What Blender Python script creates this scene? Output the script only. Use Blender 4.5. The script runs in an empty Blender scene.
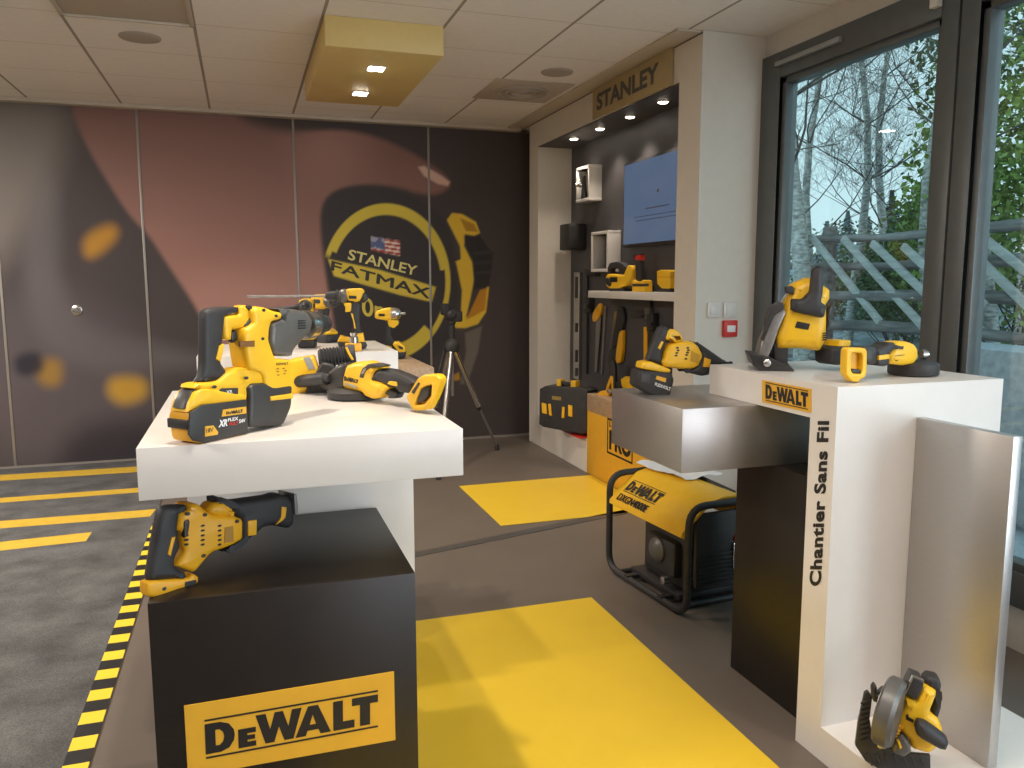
import bpy, bmesh, math, random
from mathutils import Vector, Matrix
import numpy as np

# ------------------------------------------------------------------ camera, world, big lights, exposure
SC = bpy.context.scene
COL = SC.collection
FPX, CX, CY, CH = 806.0, 512.0, 384.0, 1.37
_v2 = Vector((242-CX, 281-CY, FPX)).normalized()
_v1 = Vector((2958-CX, 277-CY, FPX)).normalized()
_v1 = (_v1 - _v2*_v1.dot(_v2)).normalized()
_v3 = _v1.cross(_v2)
if _v3.y > 0: _v3 = -_v3
RW = Matrix((_v1, _v2, _v3))                 # camera (x right, y down, z forward) -> world
EYE = Vector((0, 0, CH))
cam_data = bpy.data.cameras.new('camera'); cam = bpy.data.objects.new('camera', cam_data); COL.objects.link(cam)
rx = RW @ Vector((1,0,0)); ry = RW @ Vector((0,-1,0)); rz = RW @ Vector((0,0,-1))
cam.matrix_world = Matrix(((rx.x,ry.x,rz.x,0),(rx.y,ry.y,rz.y,0),(rx.z,ry.z,rz.z,CH),(0,0,0,1)))
cam_data.sensor_width = 36; cam_data.lens = 36*FPX/1024; cam_data.clip_start = .05; cam_data.clip_end = 300
SC.camera = cam
vs = SC.view_settings
vs.view_transform = 'Standard'; vs.look = 'None'; vs.gamma = 1; vs.use_curve_mapping = False
vs.exposure = 1.12

W = bpy.data.worlds.new('world'); SC.world = W; W.use_nodes = True
nt = W.node_tree; nt.nodes.clear()
wo = nt.nodes.new('ShaderNodeOutputWorld'); bg = nt.nodes.new('ShaderNodeBackground')
tc = nt.nodes.new('ShaderNodeTexCoord'); sx = nt.nodes.new('ShaderNodeSeparateXYZ'); cr = nt.nodes.new('ShaderNodeValToRGB')
cr.color_ramp.elements[0].position = 0.0; cr.color_ramp.elements[0].color = (.52,.66,.70,1)
cr.color_ramp.elements[1].position = 0.6; cr.color_ramp.elements[1].color = (.40,.60,.70,1)
nt.links.new(tc.outputs['Generated'], sx.inputs[0]); nt.links.new(sx.outputs['Z'], cr.inputs[0])
nt.links.new(cr.outputs[0], bg.inputs[0]); nt.links.new(bg.outputs[0], wo.inputs[0])
bg.inputs[1].default_value = .75

def lamp(name, kind, loc, energy, col, target=None, size=.1, size_y=None, spot=None, blend=.5):
    d = bpy.data.lights.new(name, kind); d.energy = energy; d.color = col
    if kind == 'AREA':
        d.size = size
        if size_y: d.shape = 'RECTANGLE'; d.size_y = size_y
    elif kind != 'SUN': d.shadow_soft_size = size
    if kind == 'SPOT': d.spot_size = math.radians(spot); d.spot_blend = blend
    o = bpy.data.objects.new(name, d); COL.objects.link(o); o.location = loc
    if target is not None:
        o.rotation_euler = (Vector(target)-Vector(loc)).to_track_quat('-Z','Y').to_euler()
    return o
WARM = (1.0, .86, .72); NEUT = (1.0, .91, .84)
# unseen area lamps added under the ceiling, then fill panels outside the glazing
lamp('ceiling_lamp', 'AREA', (-2.6, 1.2, 2.6), 40, NEUT, (-2.6,1.2,0), .6, .6)
lamp('ceiling_lamp', 'AREA', (-2.6, 4.6, 2.6), 60, NEUT, (-2.6,4.6,0), .6, .6)
lamp('ceiling_lamp', 'AREA', (0.3, -1.0, 2.6), 5, NEUT, (0.3,-1.0,0), .6, .6)
lamp('ceiling_lamp', 'AREA', (.75, 1.15, 2.6), 7, NEUT, (.75,1.15,0), .5, .5)
lamp('window_daylight', 'AREA', (3.0, -2.0, 1.2), 44, (.98,.93,1.0), (-2.2,2.4,2.6), 3.6, 2.2)  # unseen panel added outside the side glazing, aimed up at the ceiling

lamp('window_daylight', 'AREA', (3.25, -.6, 1.4), 32, (.90,.90,1.0), (2.45,3.8,1.5), 1.2, 2.0)  # second added panel out of view, brightens the pillar and stand
# ------------------------------------------------------------------ projection helpers (pixel of the photo -> point in the place)
def ray(px, py): return RW @ Vector((px-CX, py-CY, FPX))
def at(px, py, ax, v):
    d = ray(px, py); t = (v-EYE[ax])/d[ax]; return EYE + d*t
def onplane(px, py, o, n):
    d = ray(px, py); return EYE + d*((o-EYE).dot(n)/d.dot(n))

class Frame:
    """a plane: o origin, u and v in the plane, w its normal pointing away from the viewer"""
    def __init__(s, o, u, v):
        s.o = Vector(o); s.u = Vector(u).normalized(); v = Vector(v); s.v = (v - s.u*v.dot(s.u)).normalized()
        s.w = s.u.cross(s.v)
        if s.w.dot(s.o-EYE) < 0: s.w = -s.w
    def P(s, u, v, w=0): return s.o + s.u*u + s.v*v + s.w*w
    def uv(s, px, py, w=0):
        p = onplane(px, py, s.o + s.w*w, s.w) - s.o
        return (p.dot(s.u), p.dot(s.v))
def VF(a, b, z):            # vertical plane standing on two points seen on the level z
    A = at(*a, 2, z); B = at(*b, 2, z)
    return Frame(A, B-A, (0,0,1))
def crop(x0, y0, s): return lambda *pts: [(x0+p[0]/s, y0+p[1]/s) for p in pts]

def chaikin(pts, n=1):
    for _ in range(n):
        q = []
        for i in range(len(pts)):
            a, b = pts[i], pts[(i+1) % len(pts)]
            k = .13; q.append((a[0]*(1-k)+b[0]*k, a[1]*(1-k)+b[1]*k)); q.append((a[0]*k+b[0]*(1-k), a[1]*k+b[1]*(1-k)))
        pts = q
    return pts

def round_poly(pts, n=3):
    for _ in range(n):
        q = []
        for i in range(len(pts)):
            a, b = pts[i], pts[(i+1) % len(pts)]
            q.append((a[0]*.75+b[0]*.25, a[1]*.75+b[1]*.25)); q.append((a[0]*.25+b[0]*.75, a[1]*.25+b[1]*.75))
        pts = q
    return pts
def curve_to(cu):
    ob = bpy.data.objects.new('tmp', cu)
    COL.objects.link(ob)
    dg = bpy.context.evaluated_depsgraph_get()
    me = bpy.data.meshes.new_from_object(ob.evaluated_get(dg))
    vs_ = [v.co.copy() for v in me.vertices]; fs_ = [tuple(p.vertices) for p in me.polygons]
    bpy.data.objects.remove(ob); bpy.data.meshes.remove(me)
    if isinstance(cu, bpy.types.TextCurve): bpy.data.curves.remove(cu)
    else: bpy.data.curves.remove(cu)
    return vs_, fs_
def solid2d(loops, T, bev, res=2):
    cu = bpy.data.curves.new('tmp', 'CURVE'); cu.dimensions = '2D'; cu.fill_mode = 'BOTH'
    bev = min(bev, T*.49)
    cu.extrude = max(T/2-bev, 0); cu.bevel_depth = bev; cu.bevel_resolution = res; cu.offset = -bev
    for pts in loops:
        s = cu.splines.new('POLY'); s.points.add(len(pts)-1)
        for i, p in enumerate(pts): s.points[i].co = (p[0], p[1], 0, 1)
        s.use_cyclic_u = True
    return curve_to(cu)
def text2d(txt, bold=0.0, sp=1.0):
    cu = bpy.data.curves.new('tmp', 'FONT'); cu.body = txt; cu.size = 1; cu.offset = bold; cu.fill_mode = 'FRONT'; cu.space_character = sp
    cu.resolution_u = 4
    return curve_to(cu)

class MB:
    def __init__(s): s.v = []; s.f = []
    def add(s, vs_, fs_):
        n = len(s.v); s.v += [Vector(v) for v in vs_]; s.f += [tuple(i+n for i in f) for f in fs_]; return s
    def box(s, x0, x1, y0, y1, z0, z1, bev=0, F=None):
        bm = bmesh.new()
        bmesh.ops.create_cube(bm, size=1)
        for v in bm.verts: v.co = Vector(((x0+x1)/2+v.co.x*(x1-x0), (y0+y1)/2+v.co.y*(y1-y0), (z0+z1)/2+v.co.z*(z1-z0)))
        if bev: bmesh.ops.bevel(bm, geom=list(bm.edges), offset=bev, segments=2, affect='EDGES', profile=.5)
        bm.verts.index_update()
        vv = [v.co.copy() for v in bm.verts]; ff = [tuple(v.index for v in f.verts) for f in bm.faces]; bm.free()
        if F: vv = [F.P(*v) for v in vv]
        return s.add(vv, ff)
    def prism(s, F, px, w0, w1, bev=.003, holes=(), sm=0, local=False, tr=None):
        loops = []
        for L in [px]+list(holes):
            p = [tuple(q) for q in L] if local else [F.uv(q[0], q[1], w0 if tr is None else tr) for q in L]
            loops.append(chaikin(p, sm))
        vv, ff = solid2d(loops, w1-w0, bev)
        return s.add([F.P(v.x, v.y, (w0+w1)/2+v.z) for v in vv], ff)
    def tube(s, pts, r, n=10, closed=False, cap=True):
        pts = [Vector(p) for p in pts]; m = len(pts)
        rs = r if isinstance(r, (list, tuple)) else [r]*m
        ref = None; rings = []
        for i in range(m):
            a = pts[(i-1) % m] if (closed or i > 0) else pts[i]; b = pts[(i+1) % m] if (closed or i < m-1) else pts[i]
            t = (b-a).normalized()
            if ref is None:
                ref = Vector((0,0,1)) if abs(t.z) < .9 else Vector((1,0,0))
            ref = (ref - t*ref.dot(t)).normalized(); bi = t.cross(ref)
            rings.append([pts[i] + (ref*math.cos(2*math.pi*k/n)+bi*math.sin(2*math.pi*k/n))*rs[i] for k in range(n)])
        vv = [v for R_ in rings for v in R_]; ff = []
        for i in range(m if closed else m-1):
            j = (i+1) % m
            for k in range(n): ff.append((i*n+k, i*n+(k+1) % n, j*n+(k+1) % n, j*n+k))
        if cap and not closed: ff += [tuple(range(n))[::-1], tuple(range((m-1)*n, m*n))]
        return s.add(vv, ff)
    def lathe(s, p, d, prof, n=24, sy=1.0):
        p = Vector(p); d = Vector(d).normalized()
        a = Vector((0,0,1)) if abs(d.z) < .9 else Vector((1,0,0)); a = (a-d*a.dot(d)).normalized(); b = d.cross(a)
        vv = []; ff = []
        for t, r in prof:
            for k in range(n): vv.append(p+d*t+(a*math.cos(2*math.pi*k/n)+b*math.sin(2*math.pi*k/n)*sy)*max(r, 1e-4))
        m = len(prof)
        for i in range(m-1):
            for k in range(n): ff.append((i*n+k, i*n+(k+1) % n, (i+1)*n+(k+1) % n, (i+1)*n+k))
        ff += [tuple(range(n))[::-1], tuple(range((m-1)*n, m*n))]
        return s.add(vv, ff)
    def ell(s, c, ax, n=16):       # ax: three vectors
        c = Vector(c); vv = []; ff = []; m = n//2
        for i in range(m+1):
            th = math.pi*i/m
            for k in range(n):
                ph = 2*math.pi*k/n
                vv.append(c + Vector(ax[2])*math.cos(th) + (Vector(ax[0])*math.cos(ph)+Vector(ax[1])*math.sin(ph))*max(math.sin(th), 1e-3))
        for i in range(m):
            for k in range(n): ff.append((i*n+k, i*n+(k+1) % n, (i+1)*n+(k+1) % n, (i+1)*n+k))
        ff += [tuple(range(n))[::-1], tuple(range(m*n, m*n+n))]
        return s.add(vv, ff)
    def text(s, txt, quad, F, w=-.001, bold=.0, th=0, local=False, sp=1.0):
        """quad: bottom-left, bottom-right, top-right, top-left of the caps, as pixels of the photo"""
        vv, ff = text2d(txt, bold, sp)
        x0 = min(v.x for v in vv); x1 = max(v.x for v in vv); y0 = min(v.y for v in vv); y1 = max(v.y for v in vv)
        q = quad if local else [F.uv(a, b, w) for a, b in quad]
        out = []
        for v in vv:
            a = (v.x-x0)/(x1-x0); b = (v.y-y0)/(y1-y0)
            X = (q[0][0]*(1-a)+q[1][0]*a)*(1-b)+(q[3][0]*(1-a)+q[2][0]*a)*b
            Y = (q[0][1]*(1-a)+q[1][1]*a)*(1-b)+(q[3][1]*(1-a)+q[2][1]*a)*b
            out.append(F.P(X, Y, w))
        return s.add(out, ff)
    def text_bold(s, txt, quad, F, w, d):
        for a, b in ((-d,0),(d,0),(0,-d*.6),(0,d*.6)): s.text(txt, [(x+a, y+b) for x, y in quad], F, w-.00005*(a+b))
        return s
    def build(s, name, m, parent=None, label=None, smooth=38, kind=None):
        me = bpy.data.meshes.new(name)
        base = BASE.get(parent.name, Vector((0,0,0))) if parent else (sum(s.v, Vector())/len(s.v) if 0 else Vector((0,0,0)))
        me.from_pydata([v-base for v in s.v], [], s.f)
        bm = bmesh.new(); bm.from_mesh(me); bmesh.ops.remove_doubles(bm, verts=bm.verts, dist=1e-6)
        bmesh.ops.recalc_face_normals(bm, faces=bm.faces); bm.to_mesh(me); bm.free()
        me.materials.append(m)
        if smooth:
            me.shade_smooth(); me.set_sharp_from_angle(angle=math.radians(smooth))
        o = bpy.data.objects.new(name, me); COL.objects.link(o)
        if parent: o.parent = parent; BASE[o.name] = base
        if label: o['label'] = label
        if kind: o['kind'] = kind
        return o
BASE = {}
def thing(name, label, cat, loc=(0,0,0), group=None):
    o = bpy.data.objects.new(name, None); COL.objects.link(o); o.empty_display_size = .05
    o.location = loc; o['label'] = label; o['category'] = cat
    if group: o['group'] = group
    BASE[o.name] = Vector(loc)
    return o
def tag(o, label, cat, group=None):
    o['label'] = label; o['category'] = cat
    if group: o['group'] = group
    return o
def copy_tree(o, parent=None):
    c = o.copy(); COL.objects.link(c)
    if parent: c.parent = parent
    for ch in list(o.children): copy_tree(ch, c)
    return c

# ------------------------------------------------------------------ materials
def s2l(c): return tuple(((x/255)/12.92 if x/255 <= .04045 else (((x/255)+.055)/1.055)**2.4) for x in c)
def mat(name, rgb, rough=.5, metal=0, noise=0, nscale=20, bump=0, bscale=60, spec=.5, coat=0, emit=None, es=1, aniso=None):
    m = bpy.data.materials.new(name); m.use_nodes = True; t = m.node_tree; b = t.nodes['Principled BSDF']
    b.inputs['Base Color'].default_value = (*rgb, 1); b.inputs['Roughness'].default_value = rough; b.inputs['Metallic'].default_value = metal
    b.inputs['Specular IOR Level'].default_value = spec; b.inputs['Coat Weight'].default_value = coat
    co = t.nodes.new('ShaderNodeTexCoord')
    mp = t.nodes.new('ShaderNodeMapping'); t.links.new(co.outputs['Object'], mp.inputs[0])
    if aniso: mp.inputs['Scale'].default_value = aniso
    n = t.nodes.new('ShaderNodeTexNoise'); n.inputs['Scale'].default_value = nscale; n.inputs['Detail'].default_value = 4
    t.links.new(mp.outputs[0], n.inputs['Vector'])
    r = t.nodes.new('ShaderNodeValToRGB'); k = noise
    r.color_ramp.elements[0].position = .3; r.color_ramp.elements[1].position = .7
    r.color_ramp.elements[0].color = (*[max(0, c*(1-k)) for c in rgb], 1); r.color_ramp.elements[1].color = (*[min(1, c*(1+k)) for c in rgb], 1)
    t.links.new(n.outputs[0], r.inputs[0]); t.links.new(r.outputs[0], b.inputs['Base Color'])
    if bump:
        n2 = t.nodes.new('ShaderNodeTexNoise'); n2.inputs['Scale'].default_value = bscale; n2.inputs['Detail'].default_value = 3
        t.links.new(mp.outputs[0], n2.inputs['Vector'])
        bp = t.nodes.new('ShaderNodeBump'); bp.inputs['Strength'].default_value = bump; bp.inputs['Distance'].default_value = .002
        t.links.new(n2.outputs[0], bp.inputs['Height']); t.links.new(bp.outputs[0], b.inputs['Normal'])
    if emit: b.inputs['Emission Color'].default_value = (*emit, 1); b.inputs['Emission Strength'].default_value = es
    return m
M = {}
M['white'] = mat('white_laminate', (.74,.71,.67), .28, noise=.015, bump=.02)
M['whitewall'] = mat('white_wall', (.66,.61,.54), .55, noise=.02, bump=.05, bscale=150)
M['cream'] = mat('cream_panel', (.72,.67,.59), .5, noise=.02)
M['black'] = mat('black_laminate', (.013,.010,.008), .38, noise=.15, bump=.03, bscale=200)
M['brushed'] = mat('brushed_metal', (.50,.485,.47), .36, metal=.85, noise=.05, nscale=30, aniso=(1,1,25), bump=.05, bscale=40)
M['yellow'] = mat('yellow_plastic', (.86,.50,.018), .38, noise=.04, bump=.05, bscale=300)
M['orange'] = mat('amber_plastic', (.80,.40,.012), .42, noise=.05, bump=.05, bscale=300)
M['rubber'] = mat('black_rubber', (.028,.027,.028), .55, noise=.2, bump=.15, bscale=400)
M['dark'] = mat('dark_plastic', (.035,.033,.032), .4, noise=.15, bump=.05, bscale=300)
M['grey'] = mat('grey_metal_housing', (.13,.125,.115), .38, metal=.3, noise=.08, bump=.03)
M['silver'] = mat('silver_metal', (.55,.54,.52), .25, metal=1, noise=.05)
M['steel'] = mat('steel_plate', (.30,.29,.28), .4, metal=.7, noise=.15, nscale=60)
M['red'] = mat('red_paint', (.62,.03,.02), .4, noise=.05)
M['signyellow'] = mat('sign_yellow', (.78,.42,.03), .5, noise=.03)
M['ink'] = mat('black_ink', (.015,.013,.012), .5)
M['inkwhite'] = mat('white_ink', (.8,.8,.78), .5)
M['inkyellow'] = mat('yellow_ink', (.60,.50,.10), .6)
M['paper'] = mat('paper', (.78,.78,.78), .4, noise=.04)
M['wood'] = mat('oak_board', (.42,.29,.18), .5, noise=.18, nscale=8, aniso=(12,2,12))
M['frame'] = mat('window_frame_grey', (.115,.125,.125), .38, metal=.2, noise=.05)
M['bluegrey'] = mat('slate_panel', (.070,.066,.070), .55, noise=.06, nscale=4)
# ------------------------------------------------------------------ the room
CEIL = 2.645; YB = 6.677; XS = 2.298; XB = 2.589; XW = 2.679
def st(name, mb, m, sm=0): return mb.build(name, m, smooth=sm, kind='structure')

# floor: taupe tiles, carpet left of the hazard tape
def floor_mat():
    m = mat('taupe_floor_tile', (.145,.120,.098), .42, noise=.06, nscale=3, bump=.03, bscale=80)
    t = m.node_tree; b = t.nodes['Principled BSDF']; src = b.inputs['Base Color'].links[0].from_socket
    co = t.nodes.new('ShaderNodeTexCoord'); mp = t.nodes.new('ShaderNodeMapping')
    mp.inputs['Location'].default_value = (.26, .3, 0); t.links.new(co.outputs['Object'], mp.inputs[0])
    br = t.nodes.new('ShaderNodeTexBrick'); br.offset = 0; br.inputs['Scale'].default_value = 1
    br.inputs['Brick Width'].default_value = .9; br.inputs['Row Height'].default_value = .9; br.inputs['Mortar Size'].default_value = .0035
    t.links.new(mp.outputs[0], br.inputs['Vector'])
    mx = t.nodes.new('ShaderNodeMix'); mx.data_type = 'RGBA'; mx.inputs['B'].default_value = (.150,.122,.10,1)
    t.links.new(br.outputs['Fac'], mx.inputs['Factor']); t.links.new(src, mx.inputs['A']); t.links.new(mx.outputs['Result'], b.inputs['Base Color'])
    return m
st('floor', MB().box(-6, 2.9, -4, 6.9, -.1, 0), floor_mat())
# strip where the two floors meet
j = MB(); A = at(417,556,2,0); B = at(640,510,2,0); F = Frame((A.x,A.y,0), (B-A), (0,0,1))
L = (B-A).length
j.box(-1.0, L+.5, 0, .004, -.012, .05, .001, F)
st('trim_1', j, mat('floor_joint_metal', (.17,.16,.15), .35, metal=.6))
carpet_m = mat('grey_carpet', (.115,.115,.113), .95, noise=.32, nscale=5, bump=.9, bscale=700, spec=.1)
_t = carpet_m.node_tree; _b = _t.nodes['Principled BSDF']; _src = _b.inputs['Base Color'].links[0].from_socket
_n = _t.nodes.new('ShaderNodeTexNoise'); _n.inputs['Scale'].default_value = 260; _co = _t.nodes.new('ShaderNodeTexCoord'); _t.links.new(_co.outputs['Object'], _n.inputs['Vector'])
_m = _t.nodes.new('ShaderNodeMix'); _m.data_type = 'RGBA'; _m.blend_type = 'OVERLAY'; _m.inputs['Factor'].default_value = .8
_t.links.new(_src, _m.inputs['A']); _t.links.new(_n.outputs[0], _m.inputs['B']); _t.links.new(_m.outputs['Result'], _b.inputs['Base Color'])
o = MB().box(-5.9, -.537, -2, 6.66, .0005, .006).build('carpet', carpet_m, smooth=0)
tag(o, 'grey cut pile carpet covering the left of the floor up to the hazard tape', 'carpet')

# yellow and black hazard tape along the carpet edge
tm = mat('hazard_tape', (.80,.62,.04), .45)
_t = tm.node_tree; _b = _t.nodes['Principled BSDF']; _co = _t.nodes.new('ShaderNodeTexCoord'); _s = _t.nodes.new('ShaderNodeSeparateXYZ')
_t.links.new(_co.outputs['Object'], _s.inputs[0]); _w = _t.nodes.new('ShaderNodeMath'); _w.operation = 'PINGPONG'; _w.inputs[1].default_value = .0745
_t.links.new(_s.outputs['Y'], _w.inputs[0]); _g = _t.nodes.new('ShaderNodeMath'); _g.operation = 'GREATER_THAN'; _g.inputs[1].default_value = .0372
_t.links.new(_w.outputs[0], _g.inputs[0]); _m = _t.nodes.new('ShaderNodeMix'); _m.data_type = 'RGBA'
_m.inputs['A'].default_value = (.80,.62,.04,1); _m.inputs['B'].default_value = (.018,.017,.017,1)
_t.links.new(_g.outputs[0], _m.inputs['Factor']); _t.links.new(_m.outputs['Result'], _b.inputs['Base Color'])
o = MB().box(-.540, -.470, .9, 5.15, .0062, .0072).build('hazard_tape', tm, smooth=0)
tag(o, 'yellow and black striped warning tape along the edge of the carpet', 'tape')

# amber stripes laid into the carpet
stripes = [(( -1.75,6.52),(-.55,6.385),.12), ((-1.75,5.79),(-.55,5.66),.115), ((-1.75,5.24),(-.545,5.09),.115), ((-1.75,4.90),(-.845,4.70),.10)]
labs = ['longest amber floor stripe, farthest of the four beside the mural', 'amber floor stripe second from the mural', 'amber floor stripe whose end meets the hazard tape', 'short amber floor stripe nearest the camera, ending before the tape']
sm_ = mat('amber_carpet_stripe', (.62,.40,.035), .7, noise=.08, bump=.3, bscale=500)
px_str = [[(0,475),(138,466.5),(138,472),(0,481)], [(0,498),(142,487.5),(142,492),(0,503)], [(0,521),(156,509),(150,516.5),(0,528)], [(0,542),(92,532),(86,541),(0,549)]]
for pxs, lb in zip(px_str, labs):
    q = [at(x, y, 2, .0065) for x, y in pxs]
    d0 = (q[0]-q[1]).normalized(); d1 = (q[3]-q[2]).normalized()
    q[0] = q[1]+d0*2.6; q[3] = q[2]+d0*2.6
    F = Frame((0,0,.0063), (1,0,0), (0,1,0))
    o = MB().prism(F, [(p.x, p.y) for p in q], -.0004, .0011, 0, local=True).build('floor_stripe', sm_, smooth=0)
    tag(o, lb, 'floor stripe', 'amber stripes on the carpet')

# yellow vinyl mats on the tiles
mat_y = mat('yellow_vinyl', (.80,.54,.035), .40, noise=.02, nscale=5, bump=.02)
o = MB().box(.12, 1.385, 1.15, 3.08, .0005, .004, .001).build('floor_mat', mat_y, smooth=0)
tag(o, 'large yellow vinyl floor mat in the aisle in front', 'floor mat', 'yellow floor mats')
q = [at(x, y, 2, .001) for x, y in [(459,487),(502,526.5)]]
o = MB().box(1.325, 2.29, 4.19, 5.12, .0005, .004, .001).build('floor_mat', mat_y, smooth=0)
tag(o, 'smaller yellow vinyl floor mat in front of the yellow workbench', 'floor mat', 'yellow floor mats')

# ceiling of mineral tiles
def ceil_mat():
    m = mat('ceiling_tile', (.86,.81,.76), .8, noise=.02, bump=.1, bscale=400, spec=.2)
    t = m.node_tree; b = t.nodes['Principled BSDF']; src = b.inputs['Base Color'].links[0].from_socket
    def grid(w, h, mo, lx, ly, col, src):
        co = t.nodes.new('ShaderNodeTexCoord'); mp = t.nodes.new('ShaderNodeMapping'); mp.inputs['Location'].default_value = (lx, ly, 0)
        t.links.new(co.outputs['Object'], mp.inputs[0])
        br = t.nodes.new('ShaderNodeTexBrick'); br.offset = 0; br.inputs['Scale'].default_value = 1; br.inputs['Mortar Smooth'].default_value = .2
        br.inputs['Brick Width'].default_value = w; br.inputs['Row Height'].default_value = h; br.inputs['Mortar Size'].default_value = mo
        t.links.new(mp.outputs[0], br.inputs['Vector'])
        mx = t.nodes.new('ShaderNodeMix'); mx.data_type = 'RGBA'; mx.inputs['B'].default_value = col
        t.links.new(br.outputs['Fac'], mx.inputs['Factor']); t.links.new(src, mx.inputs['A']); return mx.outputs['Result']
    s = grid(60, .61, .004, 30, -3.905+6.1, (.62,.55,.47,1), src)
    s = grid(.6, 60, .009, .175+6, 30, (.36,.31,.26,1), s)
    t.links.new(s, b.inputs['Base Color']); return m
st('ceiling', MB().box(-6, 2.9, -4, 6.9, CEIL, CEIL+.1), ceil_mat())
# cornice trim against the mural and along the right bay
ct = mat('cornice', (.55,.48,.39), .6)
st('trim_2', MB().box(-5.9, XS-.02, YB-.075, YB+.1, CEIL-.028, CEIL-.001, .003), ct)
st('trim_3', MB().box(XS-.14, XS-.004, 3.81, YB-.08, CEIL-.012, CEIL-.001, .002), ct)
st('wall_back', MB().box(-6, 2.9, YB+.06, YB+.2, 0, CEIL), M['whitewall'])
st('wall_left', MB().box(-6.1, -6, -4, 6.9, 0, CEIL), M['whitewall'])
st('wall_front', MB().box(-6, 2.9, -4.1, -4, 0, CEIL), M['whitewall'])
st('wall_right', MB().box(XW, XW+.15, 3.82, 6.9, 0, CEIL), M['whitewall'])

# ---- mural on five sliding panels: the printed picture is a colour attribute computed here
def ss(a, b, x): t = np.clip((x-a)/(b-a), 0, 1); return t*t*(3-2*t)
def poly_in(X, Y, pts, soft=1.2):
    """signed distance based soft mask of a polygon"""
    if soft >= 3: pts = round_poly(pts, 2)
    d = np.full(X.shape, 1e9); ins = np.zeros(X.shape, bool); n = len(pts)
    for i in range(n):
        x0, y0 = pts[i]; x1, y1 = pts[(i+1) % n]
        ex, ey = x1-x0, y1-y0; wx, wy = X-x0, Y-y0
        t = np.clip((wx*ex+wy*ey)/(ex*ex+ey*ey+1e-9), 0, 1)
        d = np.minimum(d, (wx-ex*t)**2+(wy-ey*t)**2)
        c = ((y0 <= Y) & (y1 > Y)) | ((y1 <= Y) & (y0 > Y))
        with np.errstate(divide='ignore', invalid='ignore'):
            xi = x0+(Y-y0)/(y1-y0+1e-12)*ex
        ins ^= c & (X < xi)
    d = np.sqrt(d); sd = np.where(ins, d, -d)
    return ss(-soft, soft, sd)
def vnoise(X, Y, s, seed):
    rs = np.random.RandomState(seed); g = rs.rand(64, 64)
    x = X/s; y = Y/s; xi = np.floor(x).astype(int); yi = np.floor(y).astype(int); fx = x-xi; fy = y-yi
    fx = fx*fx*(3-2*fx); fy = fy*fy*(3-2*fy)
    G = lambda a, b: g[a % 64, b % 64]
    return (G(xi,yi)*(1-fx)+G(xi+1,yi)*fx)*(1-fy)+(G(xi,yi+1)*(1-fx)+G(xi+1,yi+1)*fx)*fy
def L(c): return np.array(s2l(c))
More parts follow.
